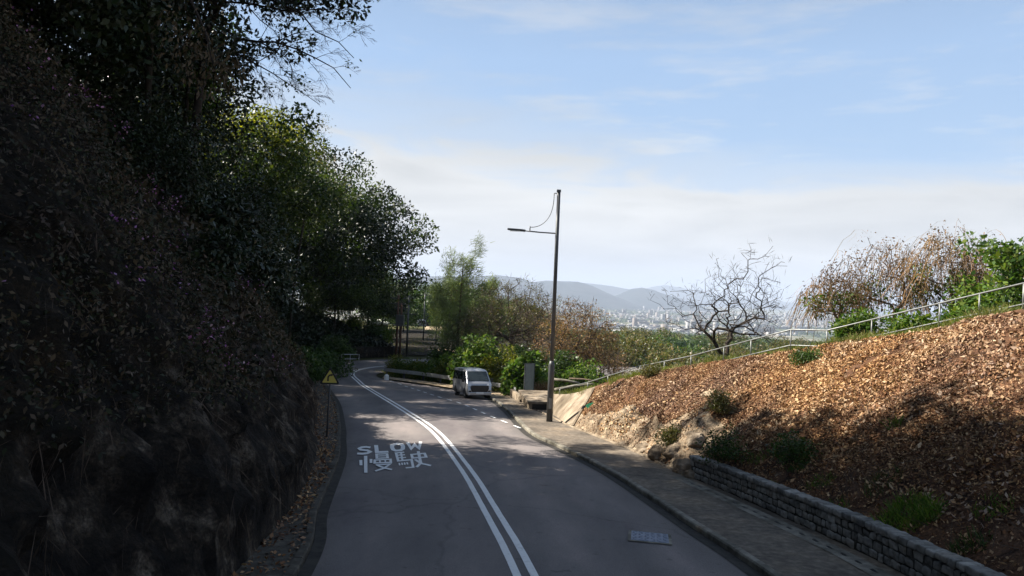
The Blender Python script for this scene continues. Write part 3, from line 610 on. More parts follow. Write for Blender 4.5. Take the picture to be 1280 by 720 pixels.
# fringe trees over the bend
t2 = tree('hillside_tree', (-16.6, 46, gz(-16.6, 46)-.2), 11, (0, 0, 6.6), (5.6, 5.4, 4.8), rs, 150, 250, .6, .2, .11, leaf='leafcanopy', label='tree with top leaves tinted sunlit yellow on the left hillside above the bend', group=GRP, second=('leafyellow', .28, 1), lump=.4)  # sun on the top is put into the yellow colour of the upper clumps
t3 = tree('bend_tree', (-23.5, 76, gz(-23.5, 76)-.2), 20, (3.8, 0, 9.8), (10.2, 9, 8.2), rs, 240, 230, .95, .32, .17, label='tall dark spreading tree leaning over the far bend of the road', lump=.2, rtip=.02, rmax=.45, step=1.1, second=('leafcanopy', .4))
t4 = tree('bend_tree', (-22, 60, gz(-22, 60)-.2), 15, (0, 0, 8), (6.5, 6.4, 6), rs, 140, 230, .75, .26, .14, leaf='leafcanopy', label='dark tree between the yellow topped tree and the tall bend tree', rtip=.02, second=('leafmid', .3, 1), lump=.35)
for (x, y, s, rz_, lb, src) in ((-30, 92, 1.0, 2, 'broad dark tree behind the far bend at its left', t3), (-19.5, 102, .62, 4, 'dark lower tree straight behind the far end of the bend', t3), (-34, 70, 1.0, 1, 'dark leafy tree standing further back on the left hillside', t4), (-27, 56, .9, 3, 'dark leafy tree standing further back on the left hillside', t4), (-25, 108, .8, .4, 'dark tree rising behind the roadside wall of the bend', t4), (-22, 93, .75, 2.2, 'dark low crowned tree close behind the low wall of the bend', t4), (-31, 84, .9, 5.2, 'dark leafy tree standing further back on the left hillside', t4)):
    clone(src, (x, y, gz(x, y)-.3), rz_, s, lb, group=GRP)
hb = bush('hillside_thicket', -12.6, 21.5, 4.6, 2.9, 'leafdark', .16, .085, 'dark leafy thicket on the left hillside under the tall trees', 301, 60, 230, group='thickets on the left hillside', category='thicket')
for (x, y, s, a_) in ((-13.5, 27, 1.1, 1), (-10.8, 15.5, 1.0, 2), (-11.8, 11, 1.1, 4), (-18.5, 44, 1.0, 5), (-14.5, 18, 1.2, 1.5), (-9.8, 24.5, .62, .5), (-17, 47, .9, 3.3), (-19.5, 55, 1.0, 4.4), (-9.2, 19, .55, 5), (-24, 66, 1.1, .9), (-26, 74, 1.2, 2.9)):
    clone(hb, (x, y, gz(x, y)-.2), a_, s, 'dark leafy thicket on the left hillside under the tall trees')
# bare tree whose twigs hang over the road at the top
bx, by = -10.2, 23.0
root = empty('bare_branched_tree', (bx, by, gz(bx, by)-.2), 'leafless tree reaching thin drooping twigs into the sky at top left', 'tree'); O_ = np.array(root.location)
mbt = MB(); mbt.tube([(0, 0, -.2), (.1, 0, 2), (.3, -.1, 4), (.5, -.2, 6), (1.0, -.4, 8), (1.5, -.5, 9.6)], [.17, .15, .13, .11, .09, .06], 8)
qb = np.random.RandomState(14); tgt = []
def bough(p0, p1, r_, lv):
    L_ = np.linalg.norm(p1-p0); n = 9 if lv == 0 else 6; perp = unit(np.cross(p1-p0, qb.randn(3))); u = np.linspace(0, 1, n)
    P_ = p0+(p1-p0)*u[:, None]+perp*(np.sin(u*np.pi*(1+qb.rand()))*L_*.07)[:, None]+np.array([0, 0, 1])*(np.sin(u*np.pi)*L_*.08)[:, None]+qb.randn(n, 3)*L_*.012*(u[:, None] > 0)
    mbt.tube(P_, np.maximum(.0035, r_*(1-.8*u)), 5 if r_ > .015 else 3, cap=False)
    if lv < 3:
        for k in range(1 if lv else 2, n-1):
            for _ in range(1 if qb.rand() < .6 else 2):
                d = unit(unit(p1-p0)+unit(qb.randn(3)*np.array([1, .6, 1]))*.85+np.array([.25, 0, -.12])); bough(P_[k], P_[k]+d*L_*(.5-.28*u[k])*(.7+.5*qb.rand()), max(.0045, r_*(1-.8*u[k])*.55), lv+1)
    tgt.append(P_[-1])
for (ax, ay, bx_, by_, rr_) in ((262, 0, 425, 5, .045), (262, 0, 445, 62, .05), (255, 20, 437, 118, .05), (255, -30, 410, -30, .04), (262, 0, 455, 25, .04), (250, 40, 400, 135, .035)):
    bough(at(ax, ay, 22)-O_, at(bx_, by_, 22+qb.randn()*.6)-O_, rr_, 0 if rr_ > .025 else 1)
mbt.tube([(.5, -.2, 6), (1.2, -.6, 7.2)]+[at(262, 0, 22)-O_, at(255, 20, 22)-O_], [.08, .07, .06, .05], 6); mbt.build('trunk', M['twigdark'], root, True)
tq = np.array(tgt); tq = tq[rs.rand(len(tq)) < .02]
leafobj('sparse_leaves', leaves(tq, 14, .22, .1, .06, rs), M['leafmid'], root)
# pale dry hanging leaves in the dark tree
c = np.array([at(px, py, 14.5) for px, py in ((232, 20), (240, 45), (262, 55), (245, 78), (275, 88), (262, 100), (290, 82), (225, 60))])
root = empty('dry_hanging_branch', tuple(c[0]), 'tan hanging sprays of dry leaves in front of the dark canopy', 'branch')
c = c-c[0]
mb = MB(); mb.tube([(-2.2, .6, 1.4), (-1, .3, 1.0), (0, 0, .5), (.4, 0, -.3), (.6, 0, -1.0)], [.05, .04, .03, .02, .01], 6); mb.build('stem', M['twigdark'], root)
M['tanleaf'] = leafmat('tan_leaves', [(.035, .025, .016), (.075, .055, .037), (.12, .09, .065)], .15, .8)
leafobj('dry_leaves', leaves(c, 55, .28, .12, .045, rs, .2, 1.2), M['tanleaf'], root)
# slim grey leafed tree behind the canopy edge
def plumed(loc, plumes, label, seed, per=60, n=60, bark='barkred'):
    q = np.random.RandomState(seed); root = empty('casuarina_tree', loc, label, 'tree'); tg = []; h0 = max(p[1] for p in plumes)
    for (dx, zt_, rr_) in plumes:
        for k in range(n):
            u = q.rand()**.8; a = q.rand()*6.28; w_ = rr_*(1-u)**.6*(.35+.65*q.rand())+.12; tg.append(np.array([dx*(.35+.65*u)+w_*math.cos(a), w_*math.sin(a), zt_*(.22+.78*u)+q.randn()*.2]))
    skeleton(trunkline(h0*.8, (.3, 0), q, 9), tg, q, step=.6, rtip=.013, jit=.1, up=.35, rmax=.2).build('trunk', M[bark], root, True)
    TG = np.repeat(np.array(tg), per, 0); m = len(TG); d = unit(TG*np.array([.35, .35, 0])+np.array([.25, 0, .75])+q.randn(m, 3)*.55); p = TG+q.randn(m, 3)*np.array([.3, .3, .34]); s = unit(np.cross(d, q.randn(m, 3)))*.022; l = (.42*(.6+.8*q.rand(m)))[:, None]
    V = np.stack([p-s, p+s, p+d*l+s*.4+np.array([.08, 0, -.06]), p+d*l-s*.4+np.array([.08, 0, -.06])], 1).reshape(-1, 3)
    leafobj('crown', V, M['needle'], root); return root
def wispy(name, loc, h, r, label, mat, seed, per=60, L=.3, W=.035, group=None, cat_='tree', clumps=150, cz=.56, lean=(.4, 0), bark='bark'):
    q = np.random.RandomState(seed)
    return tree(name, loc, h, (lean[0], lean[1], h*cz), (r, r, h*(1-cz)), q, clumps, per, .36, L, W, leaf=mat, bark=bark, lean=lean, th=.8, label=label, group=group, lump=.7, inner=.2, rtip=.012, up=.1, droop=.1, rmax=.17, bottom=-.9, squash=1.2, step=.6)
wispy('slender_tree', (-17.2, 58, gz(-17.2, 58)-.2), 19.0, 2.4, 'thin greyish tree top showing above the yellow topped tree', 'leafolive', 5, 45, .14, .05, clumps=90, cz=.8, lean=(1.2, 0))
# ---- trees behind the guardrail
def pz(px, Y): p = at(px, 400, Y); return float(p[0])
x = pz(572, 74); plumed((x, 74, gz(x, 74)-.2), [(1.6, 14.0, 1.7), (.2, 12.0, 1.8), (-1.2, 12.3, 1.6), (2.6, 9.3, 1.5), (-2.3, 9.0, 1.5), (.6, 7.0, 1.9)], 'tall feathery grey green tree rising behind the white van', 9, 34, 50)
x = pz(610, 84); plumed((x, 84, gz(x, 84)-.2), [(.2, 10.2, 1.3), (-1.2, 8.6, 1.3), (1.3, 7.6, 1.3)], 'second thinner feathery tree just right of the tallest one', 12, 50, 50)
x = pz(560, 96); plumed((x, 96, gz(x, 96)-.2), [(0, 11.8, 1.6), (-1.8, 9.5, 1.6), (1.6, 10, 1.5)], 'pale feathery tree left of and behind the tallest one', 14, 55, 60)
def twiggy(name, loc, h, r, label, seed, mats=('twig', 'leafolive'), n=420, leaf=9, group=None, rtip=.019, lean=(0, 0), category='tree', zc=.55, L=.13, frac=.4, rmax=.2, jit=.15, twn=7, twl=.55, trf=.38, lump=.12):
    q = np.random.RandomState(seed); root = empty(name, loc, label, category, group)
    tg = crown_pts(n, (lean[0], lean[1], h*zc), (r, r, h*(1-zc)), q, lump, .25, -.6)
    skeleton(trunkline(h*trf, (lean[0]*.6, lean[1]*.6), q, 5), tg, q, step=.5, rtip=rtip, jit=jit, up=.3, rmax=rmax).build('trunk', M[mats[0]], root, True)
    TT = np.array(tg); leafobj('fine_twigs', leaves(TT[np.linalg.norm(TT-np.array([lean[0], lean[1], h*zc]), axis=1) > r*.55], twn, .16, twl, twl*.045, q, .2, -.25, lv=.3), M[mats[0]], root)
    if leaf:
        TG = np.array(tg); TG = TG[q.rand(len(TG)) < frac]; leafobj('sparse_leaves', leaves(TG, leaf, .3, L, L*.55, q), M[mats[1]], root)
    return root
x = pz(640, 72); twiggy('spreading_tree', (x, 72, gz(x, 72)-.2), 9.9, 4.7, 'round brownish tree of bare twigs just left of the lamp post', 21, n=900, rtip=.014, rmax=.3, leaf=20)
x = pz(722, 66); twiggy('spreading_tree', (x, 66, gz(x, 66)-.2), 8.4, 3.8, 'rusty brown twiggy tree just right of the lamp post', 22, ('twig', 'dryleaf'), n=750, rtip=.014, leaf=24, frac=.6, rmax=.26)
x = pz(675, 82); twiggy('spreading_tree', (x, 82, gz(x, 82)-.2), 8.6, 3.4, 'twiggy tree standing behind the lamp post', 23, ('twig', 'leafolive'), n=300, leaf=16)
x = pz(757, 70); twiggy('spreading_tree', (x, 70, gz(x, 70)-.2), 6.0, 2.4, 'low brown twiggy tree sloping down right of the rusty one', 24, ('twig', 'dryleaf'), n=260, leaf=18, frac=.7)
# bushes: (px, Y, height, radius, leaf, L, label)
BUSH = [(600, 63, 3.5, 1.9, 'leafbright', .30, .19, 'tall bright green broad leafed bush right behind the van'), (628, 61, 2.9, 1.6, 'leafyellow', .20, .12, 'yellow green bush behind the van, left of the big leafed one'),
        (657, 55, 2.6, 1.35, 'leafbright', .38, .26, 'bush with big glossy leaves beside the grey board'), (583, 66, 2.9, 1.5, 'leafbright', .24, .14, 'green bush behind the roof of the van'),
        (705, 60, 3.0, 1.7, 'leafmid', .22, .13, 'green bush behind the foot of the lamp post'), (735, 58, 2.6, 1.5, 'leafbright', .20, .12, 'light green bush right of the lamp post beyond the fallen poles'),
        (770, 56, 1.7, 1.8, 'leafolive', .17, .09, 'olive brown bush covered in creeper beyond the lower handrail'), (640, 58.5, 1.3, 1.2, 'leafyellow', .12, .06, 'low yellow green bush between the van and the grey board'),
        (612, 62.3, 1.6, 1.3, 'grass', .16, .05, 'low grassy bush behind the guardrail right of the van'), (559, 73, 3.1, 1.5, 'leafmid', .2, .12, 'dark green bush left of the van beyond the hedge'),
        (560, 67, 2.3, 1.5, 'leafbright', .2, .12, 'small green bush left of the van roof'), (690, 66, 3.4, 2.0, 'leafmid', .22, .13, 'dense green bush under the twiggy tree behind the lamp post'), (655, 66, 3.2, 1.8, 'leafmid', .22, .13, 'dense green bush under the round brownish tree'),
        (795, 52, 1.1, 1.3, 'leafolive', .15, .08, 'rounded olive bush rising over the middle of the handrail'), (758, 47, 1.5, 1.0, 'leafbright', .15, .08, 'small light green bush touching the lower handrail'), (676, 54, 1.0, .9, 'dryleaf', .13, .06, 'low heap of dry brown foliage beside the grey board')]
for k, (px, Y, h, r, lf_, L, W, lb) in enumerate(BUSH):
    x = pz(px, Y); g_ = max(gz(x, Y), zr(Y)-1.6-.02*max(0, Y-50)) ; bush('leafy_bush', x, Y, h*1.1, r, lf_, L, W, lb, 40+k, 30, 150, z=gz(x, Y))
# hedge along the guardrail, each shrub its own
for k, px in enumerate((497, 506, 516, 527, 538, 550, 562, 574)):
    q = gp(px, 474); Y = 70.1-.0725*(px-503) ; x = pz(px, Y); bush('hedge_shrub', x, Y, 1.7, 1.15, 'leafbright' if k % 3 else 'leafyellow', .14, .07, 'small light green shrub in the row behind the far guardrail', 80+k, 20, 130, group='shrubs behind the far guardrail')
# right: bare tree, vine covered trees, leafy tree
def topz(px, py, Y): return float(at(px, py, Y)[2])-gz(pz(px, Y), Y)
x = pz(905, 42); twiggy('bare_tree', (x, 42, gz(x, 42)-.1), topz(905, 320, 42), 3.0, 'solitary leafless dark tree standing beyond the handrail', 31, ('twigdark', 'leafolive'), n=560, leaf=0, rtip=.0105, lean=(.45, 0), zc=.62, rmax=.17, jit=.15, twn=3, twl=.42, trf=.2, lump=.38)
def vinetree(px, Y, pt, r, label, seed, nv=520, green=.2):
    h = topz(px, pt, Y)
    q = np.random.RandomState(seed); x = pz(px, Y); z0 = gz(x, Y)
    root = empty('vine_covered_tree', (x, Y, z0-.1), label, 'tree', 'vine covered trees beyond the handrail')
    tg = crown_pts(200, (0, 0, h*.6), (r, r*.8, h*.42), q, .2, .35, -.2)
    skeleton(trunkline(h*.45, (.2, 0), q, 5), tg, q, step=.45, rtip=.009, jit=.3, up=.3, rmax=.13).build('trunk', M['twig'], root, True)
    TG = np.array(tg); mb = []
    st = TG[q.randint(len(TG), size=nv)]+q.randn(nv, 3).clip(-1.5, 1.5)*.12; m = 7
    az = q.rand(nv)*6.28; outw = unit(st*np.array([1, 1, 0]))*.5+np.stack([np.cos(az), np.sin(az), 0*az], 1)*.6; ln = (.4+q.rand(nv)**1.5*h*.34)
    pts = []; u = np.linspace(0, 1, m)
    for k, uu in enumerate(u): pts.append(st+outw*(uu*ln*.75)[:, None]+np.array([0, 0, 1.])*((.55*uu-1.1*uu**2)*ln)[:, None]+q.randn(nv, 3)*.03)
    Pp = np.stack(pts, 1); sd_ = np.stack([np.cos(az+1.57), np.sin(az+1.57), 0*az], 1)[:, None]*.009; sd2 = np.array([0, 0, .009])
    V = np.stack([Pp-sd_, Pp+sd_], 2).reshape(-1, 3); i = np.arange(nv)[:, None, None]*(m*2)+np.arange(m-1)[None, :, None]*2+np.array([0, 1, 3, 2])
    npmesh('hanging_vines', V, i.reshape(-1, 4), M['vine'], root)
    leafobj('dry_leaves', leaves(TG[q.rand(len(TG)) < .6], 20, .25, .085, .045, q, .2, .5), M['vine'], root)
    if green: leafobj('green_leaves', leaves(TG[(q.rand(len(TG)) < green) & (TG[:, 2] < h*.75)], 50, .22, .12, .07, q), M['leafbright'], root)
    return root
vinetree(1045, 30, 330, 1.3, 'left shortest of the tangled brown vine covered trees', 51, 420, .12)
vinetree(1108, 31, 300, 1.75, 'middle tangled brown vine covered tree beyond the handrail', 52, 620, .1)
vinetree(1185, 29.5, 280, 1.8, 'tallest tangled brown vine covered tree, nearest the leafy green tree', 53, 620, .22)
vinetree(1238, 30.5, 300, 1.5, 'vine covered tree rising just behind the leafy green tree at the right', 54, 420, .2)
x = pz(1262, 25); tree('leafy_tree', (x, 25, gz(x, 25)-.1), 4.2, (.2, 0, 2.5), (1.7, 1.5, 1.7), rs, 60, 70, .3, .17, .09, leaf='leafbright', label='green leafy tree at the right edge above the handrail', rtip=.008, rmax=.1, step=.4, lump=.35)
bush('leafy_bush', pz(1070, 27), 27, 1.5, .8, 'leafbright', .12, .07, 'green bush at the foot of the left vine covered tree', 61)
bush('leafy_bush', pz(1140, 26), 26, 1.5, .9, 'leafbright', .13, .08, 'green bush at the foot of the vine covered trees, in the middle', 62)
bush('leafy_bush', pz(1215, 24.5), 24.5, 1.6, 1.0, 'leafbright', .14, .08, 'green bush between the leafy tree and the vine covered trees', 63)
# small plants on the mulch slope
for k, (px, py, Y, h, r, lb) in enumerate(((838, 492, 24.5, .7, .35, 'small green shrub low on the mulch near the rock face'), (908, 490, 20.5, 1.1, .5, 'upright green shrub in the middle of the mulch slope'), (903, 468, 24, .8, .35, 'small shrub uphill of the upright one near the handrail'),
        (997, 487, 18.5, .75, .5, 'rounded green shrub right of the upright one on the mulch'), (815, 455, 33.2, .6, .4, 'spiky green plant at the crest under the handrail'), (1012, 440, 24.6, .35, .5, 'low green clump at the crest below the handrail landing'))):
    x = pz(px, Y); p = at(px, py, Y); bush('slope_shrub', p[0], Y, h, r, 'leafolive' if k % 2 == 0 else 'leafmid', .07, .035, lb, 90+k, 22, 90, category='shrub')
def grasstuft(name, pts, label, n=500, L=.35, seed=1, mat='grass', group=None, category='grass tuft'):
    q = np.random.RandomState(seed); P = []
    for (x, y, r, k) in pts:
        a = q.rand(k)*6.28; rr_ = r*np.sqrt(q.rand(k)); X = x+rr_*np.cos(a); Y = y+rr_*np.sin(a)
        P.append(np.stack([X, Y, np.array([gz(u, v) for u, v in zip(X, Y)])], 1))
    P = np.concatenate(P); n = len(P); d = unit(q.randn(n, 3)*np.array([.5, .5, .15])+np.array([0, 0, 1])); s = unit(np.cross(d, q.randn(n, 3))); l = (L*(.5+q.rand(n)))[:, None]; tip = np.stack([d[:, 0], d[:, 1], d[:, 2]*.4], 1)
    V = np.stack([P-s*.006, P+s*.006, P+d*l*.6+s*.006+tip*l*.25, P+d*l*.6-s*.004+tip*l*.35], 1).reshape(-1, 3)
    return V
for k, (px, py, Y, r, n, L) in enumerate(((1130, 662, 13.9, .45, 520, .28), (1158, 668, 13.4, .22, 200, .3), (950, 602, 18.0, .35, 220, .16), (1040, 640, 15.5, .35, 160, .14), (1240, 700, 12.6, .3, 120, .15), (1118, 556, 17, .15, 60, .3))):
    p = at(px, py, Y); V = grasstuft('g', [(p[0], Y, r, n)], '', L=L, seed=k)
    tag(leafobj('grass_tuft', V, M['leafbright']), ['bright green grass tuft just above the stone wall', 'small grass tuft next to the brightest one above the wall', 'sparse green weeds above the far end of the stone wall', 'low green weeds behind the middle of the stone wall', 'small weeds at the lower right corner of the slope', 'single green weed in the shadow edge on the mulch'][k], 'grass tuft')
q = np.random.RandomState(123)
for k in range(9):
    u = 7.2+k*1.55+q.rand()*.5; x = float(np.interp(u, fo[:, 1], fo[:, 0]))+.55+.7*q.rand(); V = grasstuft('g', [(x, u, .22+.2*q.rand(), 130)], '', L=.13+.1*q.rand(), seed=30+k)
    tag(leafobj('weed_patch', V, M['leafmid' if k % 2 else 'leafbright']), 'small patch of green weeds sprouting from dark soil just behind the stone wall', 'weeds', 'weed patches behind the stone wall')
for k in range(11):
    i = int(24*(2.2+6*q.rand())); j = int((.06+.6*q.rand())*mcol); c = S[i, j]+np.array([0, 0, .05]); Lb = .5+.8*q.rand(); a_ = q.rand()*6.28; dv = np.array([math.cos(a_), math.sin(a_), 0])
    ends = [np.array([0, 0, 0.]), dv*Lb*.4+[0, 0, .03], dv*Lb*.7+[0, 0, .06]]; tgb = [dv*Lb*(.8+.4*q.rand())+q.randn(3)*Lb*.2+np.array([0, 0, .08]) for _ in range(7)]
    zoff = [gz(c[0]+e[0], c[1]+e[1])-c[2]+.04 for e in ends]; ends = [np.array([e[0], e[1], z_]) for e, z_ in zip(ends, zoff)]; tgb = [np.array([t_[0], t_[1], gz(c[0]+t_[0], c[1]+t_[1])-c[2]+.03+.12*q.rand()]) for t_ in tgb]
    mbx = skeleton(ends, tgb, q, step=.2, rtip=.004, jit=.15, up=.1, rmax=.022); o = mbx.build('fallen_branch', M['twig'], None, True); o.location = tuple(c); tag(o, 'thin dead fallen branch lying on the mulch slope', 'branch', 'dead branches lying on the mulch')
# verge grass behind the crest
q = np.random.RandomState(77); pts = []
crp = np.array(CR); 
for k in range(230):
    u = 3+q.rand()*(len(CR)-1.01-3); i = int(u); c = crp[i]*(1-(u-i))+crp[i+1]*(u-i); o = .15+abs(q.randn())*1.3
    pts.append((c[0]+o*.75, c[1]+o*.5, .4, 60))
tag(leafobj('verge_grass', grasstuft('v', pts, '', L=.32, seed=5), M['grass']), 'long yellow green grass growing along the handrail at the crest', 'grass', kind='stuff')
pts = []
for k in range(240):
    px = 480+q.rand()*330; Y = 70.0-.0725*(px-503)+q.rand()*6 if px < 600 else (60 if px < 655 else 54)+q.rand()*10; x = pz(px, Y)
    if x > .9 or px < 600: pts.append((x, Y, .8, 50))
for k in range(260):
    Y = 96+q.rand()*75; x = -17+q.rand()*24
    if abs(x-np.interp(Y, cyy, cx)) > 3.2: pts.append((x, Y, 1.3, 30))
tag(leafobj('roadside_weeds', grasstuft('v', pts, '', L=.42, seed=6), M['grass']), 'yellow green weeds covering the ground behind the guardrail', 'weeds', kind='stuff')
# ---- mulch chips
q = np.random.RandomState(8)
def onslope(n, lo=0, hi=kc, vlo=.02, vhi=1.0, near=2.2):
    u = lo+(hi-1.01-lo)*q.rand(n); v = vlo+(vhi-vlo)*q.rand(n); i = u.astype(int); j = (v*(mcol-1)).astype(int).clip(0, mcol-2); fu = (u-i)[:, None]; fv = (v*(mcol-1)-j)[:, None]
    a = S[i, j]*(1-fu)*(1-fv)+S[i+1, j]*fu*(1-fv)+S[i, j+1]*(1-fu)*fv+S[i+1, j+1]*fu*fv; return a, v
a, v = onslope(400000, 24*1)
u_ = smooth((a[:, 1]-21.8)/1.5)*(.34+.16*fbm(a[:, 0], a[:, 1], 1.1, 4, 12)) > v
keep = ~u_ | (q.rand(len(a)) < .04); keep &= (a[:, 1] > 6); keep &= (fbm(a[:, 0], a[:, 1], .9, 4, 91)+.12*q.randn(len(a)) < .36); lowz = (1-smooth((v-.10)/.22))*(1-smooth((a[:, 1]-20)/2)); keep &= q.rand(len(a)) > .78*lowz
a = a[keep]+q.rand(keep.sum(), 1)*np.array([0, 0, .06]); n = len(a)
nn = unit(q.randn(n, 3)*.8+np.array([-.5, -.1, 1.0])); d = unit(np.cross(nn, q.randn(n, 3))); s = np.cross(nn, d); l = (.060*(1+.5*q.randn(n))).clip(.03, .17)[:, None]; ww = l*(.3+.35*q.rand(n, 1))
V = np.stack([a-.5*l*d, a+.5*ww*s+.15*l*nn*q.rand(n, 1), a+.5*l*d+.2*l*nn, a-.5*ww*s], 1).reshape(-1, 3)
tag(leafobj('mulch', V, M['mulch']), 'deep layer of brown dead leaves and bark chips covering the slope', 'mulch', kind='stuff')
a, v = onslope(36000, 24*2, kc, .1, 1.0); k_ = (fbm(a[:, 0], a[:, 1], 1.5, 3, 71)+.3*q.randn(len(a))+.35*smooth((a[:, 0]-8)/5) > .35); a = a[k_]; n = len(a)
nn = unit(q.randn(n, 3)*.9+np.array([-.4, -.2, .8])); d = unit(np.cross(nn, q.randn(n, 3))); s = np.cross(nn, d); l = (.105*(1+.35*q.randn(n))).clip(.05, .2)[:, None]; a = a+np.array([0, 0, .05])
V = np.stack([a-.5*l*d, a+.25*l*s+.12*l*nn, a+.5*l*d+.25*l*nn, a-.25*l*s+.05*l*nn], 1).reshape(-1, 3)
M['paleleaf'] = leafmat('pale_dead_leaves', [(.16, .08, .045), (.30, .18, .10), (.44, .30, .19), (.52, .40, .29), (.22, .12, .07)], .05, .7, .3, .25)
tag(leafobj('dead_leaves', V, M['paleleaf']), 'larger pale curled dead leaves lying on top of the mulch', 'dead leaves', kind='stuff')
a, v = onslope(3200, 24*2, kc, .02, .5); a = a[a[:, 1] < 20.5]; n = len(a)
d = unit(q.randn(n, 3)*np.array([1, 1, .5])+np.array([0, 0, .2])); mbp = []; s = unit(np.cross(d, q.randn(n, 3)))*.006; l = (.25+.4*q.rand(n))[:, None]
V = np.stack([a-s, a+s, a+d*l+s*.4+np.array([0, 0, .05]), a+d*l-s*.4+np.array([0, 0, .05])], 1).reshape(-1, 3)
n = 5200; y = 6+q.rand(n)*60; xk = np.interp(y, Lk[:100, 1], Lk[:100, 0]); xf = np.interp(y, lf[:600, 1], lf[:600, 0]); u = q.rand(n)**1.6; x = xf+(xk-.1-xf)*u
V2 = leaves(np.stack([x, y, zr(y)+.125], 1), 1, .01, .09, .05, q, 2.5, 0.); tag(leafobj('shoulder_litter', V2, M['mulch']), 'fallen leaves gathered along the left shoulder below the bank', 'leaf litter', kind='stuff')
n = 2600; i = (60+q.rand(n)*420).astype(int); j = (4+q.rand(n)*34).astype(int); p0 = H[i, j]+np.concatenate([-Ln[i], np.zeros((n, 1))], 1)*.06
V2 = leaves(p0, 3, .12, .5, .014, q, .1, 2.2); tag(leafobj('hanging_roots', V2, M['twig']), 'thin dry roots and stems hanging down the left bank', 'roots', kind='stuff')
tag(leafobj('dead_twigs', V, M['twig']), 'thin dead twigs and roots strewn low on the mulch', 'twigs', kind='stuff')
# ---- left bank undergrowth
n = 210000; u = (30+q.rand(n)*750); v = q.rand(n)**.8; Lf = H.shape[1]; js = 9+v*(95-9); i = u.astype(int).clip(0, H.shape[0]-2); j = js.astype(int)
dens = fbm(H[i, j, 1], H[i, j, 2], 1.8, 4, 33); k_ = dens+.25*q.randn(n) > -.4; i, j, = i[k_], j[k_]; n = len(i)
fu = q.rand(n, 1); fv = q.rand(n, 1); a = H[i, j]*(1-fu)*(1-fv)+H[i+1, j]*fu*(1-fv)+H[i, j+1]*(1-fu)*fv+H[i+1, j+1]*fu*fv; a[:, 0] += q.rand(n)**2*.5; a[:, 2] += q.rand(n)**2*.35
nr_ = a[:, 1] < 15
V = np.concatenate([leaves(a[~nr_], 1, .05, .15, .07, q, .4, .3), leaves(a[nr_], 6, .18, .07, .034, q, .4, .3)])
tag(leafobj('undergrowth', V, M['litter']), 'dark tangled leaves and creepers covering the left hillside', 'undergrowth', kind='stuff')
n = 60000; i = 510+(q.rand(n)*265).astype(int); j = 6+(q.rand(n)*92).astype(int); fu = q.rand(n, 1); fv = q.rand(n, 1); i = i.clip(0, H.shape[0]-2); j = j.clip(0, H.shape[1]-2)
a2 = H[i, j]*(1-fu)*(1-fv)+H[i+1, j]*fu*(1-fv)+H[i, j+1]*(1-fu)*fv+H[i+1, j+1]*fu*fv; a2[:, 2] += q.rand(n)**2*1.2
tag(leafobj('bend_undergrowth', leaves(a2, 1, .1, .42, .22, q, .4, .3), M['leafdark']), 'dark green undergrowth on the hillside behind the bend', 'undergrowth', kind='stuff')
sel = q.randint(len(a), size=2600); sel = sel[(a[sel, 1] < 26) & (fbm(a[sel, 1], a[sel, 2], 2.0, 2, 44) > .0)]
V = leaves(a[sel]+np.array([.15, 0, .1]), 14, .16, .05, .035, q)
tag(leafobj('wild_flowers', V, M['petal']), 'small purple flowers scattered over the dark left hillside', 'flowers', kind='stuff')
fs = bush('hillside_shrub', -6.8, 17, 1.3, .9, 'leafdark', .12, .06, 'dark shrub growing on the left hillside', 201, 24, 120, group='shrubs on the left hillside', category='shrub')
for k in range(26):
    s_ = 2.2+q.rand()*7; ii = 120+int(q.rand()*600); p = lf[ii]+Ln[ii]*s_; clone(fs, (p[0], p[1], gz(p[0], p[1])-.1), q.rand()*6, .8+q.rand()*1.0, 'dark shrub growing on the left hillside')
for k, (px, Y) in enumerate(((392, 62), (405, 66), (372, 55), (420, 84), (462, 101), (478, 103), (440, 100))):
    x = pz(px, Y); bush('hillside_bush', x, Y, 2.6, 1.8, 'leafmid' if k < 5 else 'leafbright', .2, .12, ['sunlit green bush where the left bank meets the bend', 'green bush beside the bend just left of the road', 'light green bush on the left bank above the warning sign', 'green bush at the outer side of the bend', 'bush behind the low wall of the bend, in its middle', 'bright bush behind the right end of the low wall', 'bush behind the left end of the low wall'][k], 120+k, 26, 150)
# ---- forest on the valley side
ft = []
for k, (m_, sc) in enumerate((('forest', 1), ('leafmid', 1), ('leafolive', 1))):
    q2 = np.random.RandomState(70+k); r_ = tree('forest_tree', (30+8*k, 95+3*k, gz(30+8*k, 95+3*k)-.5), 8, (0, 0, 4.8), (3.3, 3.3, 3.4), q2, 45, 130, .75, .28, .17, leaf=m_, label='rounded green tree in the wood below the handrail', group='trees of the wood below', rtip=.03, rmax=.2, step=1.2, lump=.3); ft.append(r_)
cnt = 0; q2 = np.random.RandomState(5)
for k in range(900):
    Y = 92*(420/92)**q2.rand(); px = 590+q2.rand()*500; x = float(at(px, 400, Y)[0])
    if Y < 130 and px < 735: continue
    gg = gz(x, Y); tp = np.array([x, Y, gg+9.2])-CAMP; pyt = 360-F_PX*(tp@UPV)/(tp@fwd); lim = 419 if px > 800 else 408
    if pyt < lim: continue
    if cnt > 150: break
    cnt += 1; s_ = (.8+.5*q2.rand())*(1+Y/900); clone(ft[q2.randint(3)], (x, Y, gz(x, Y)-.6), q2.rand()*6, s_, 'rounded green tree in the wood below the handrail')
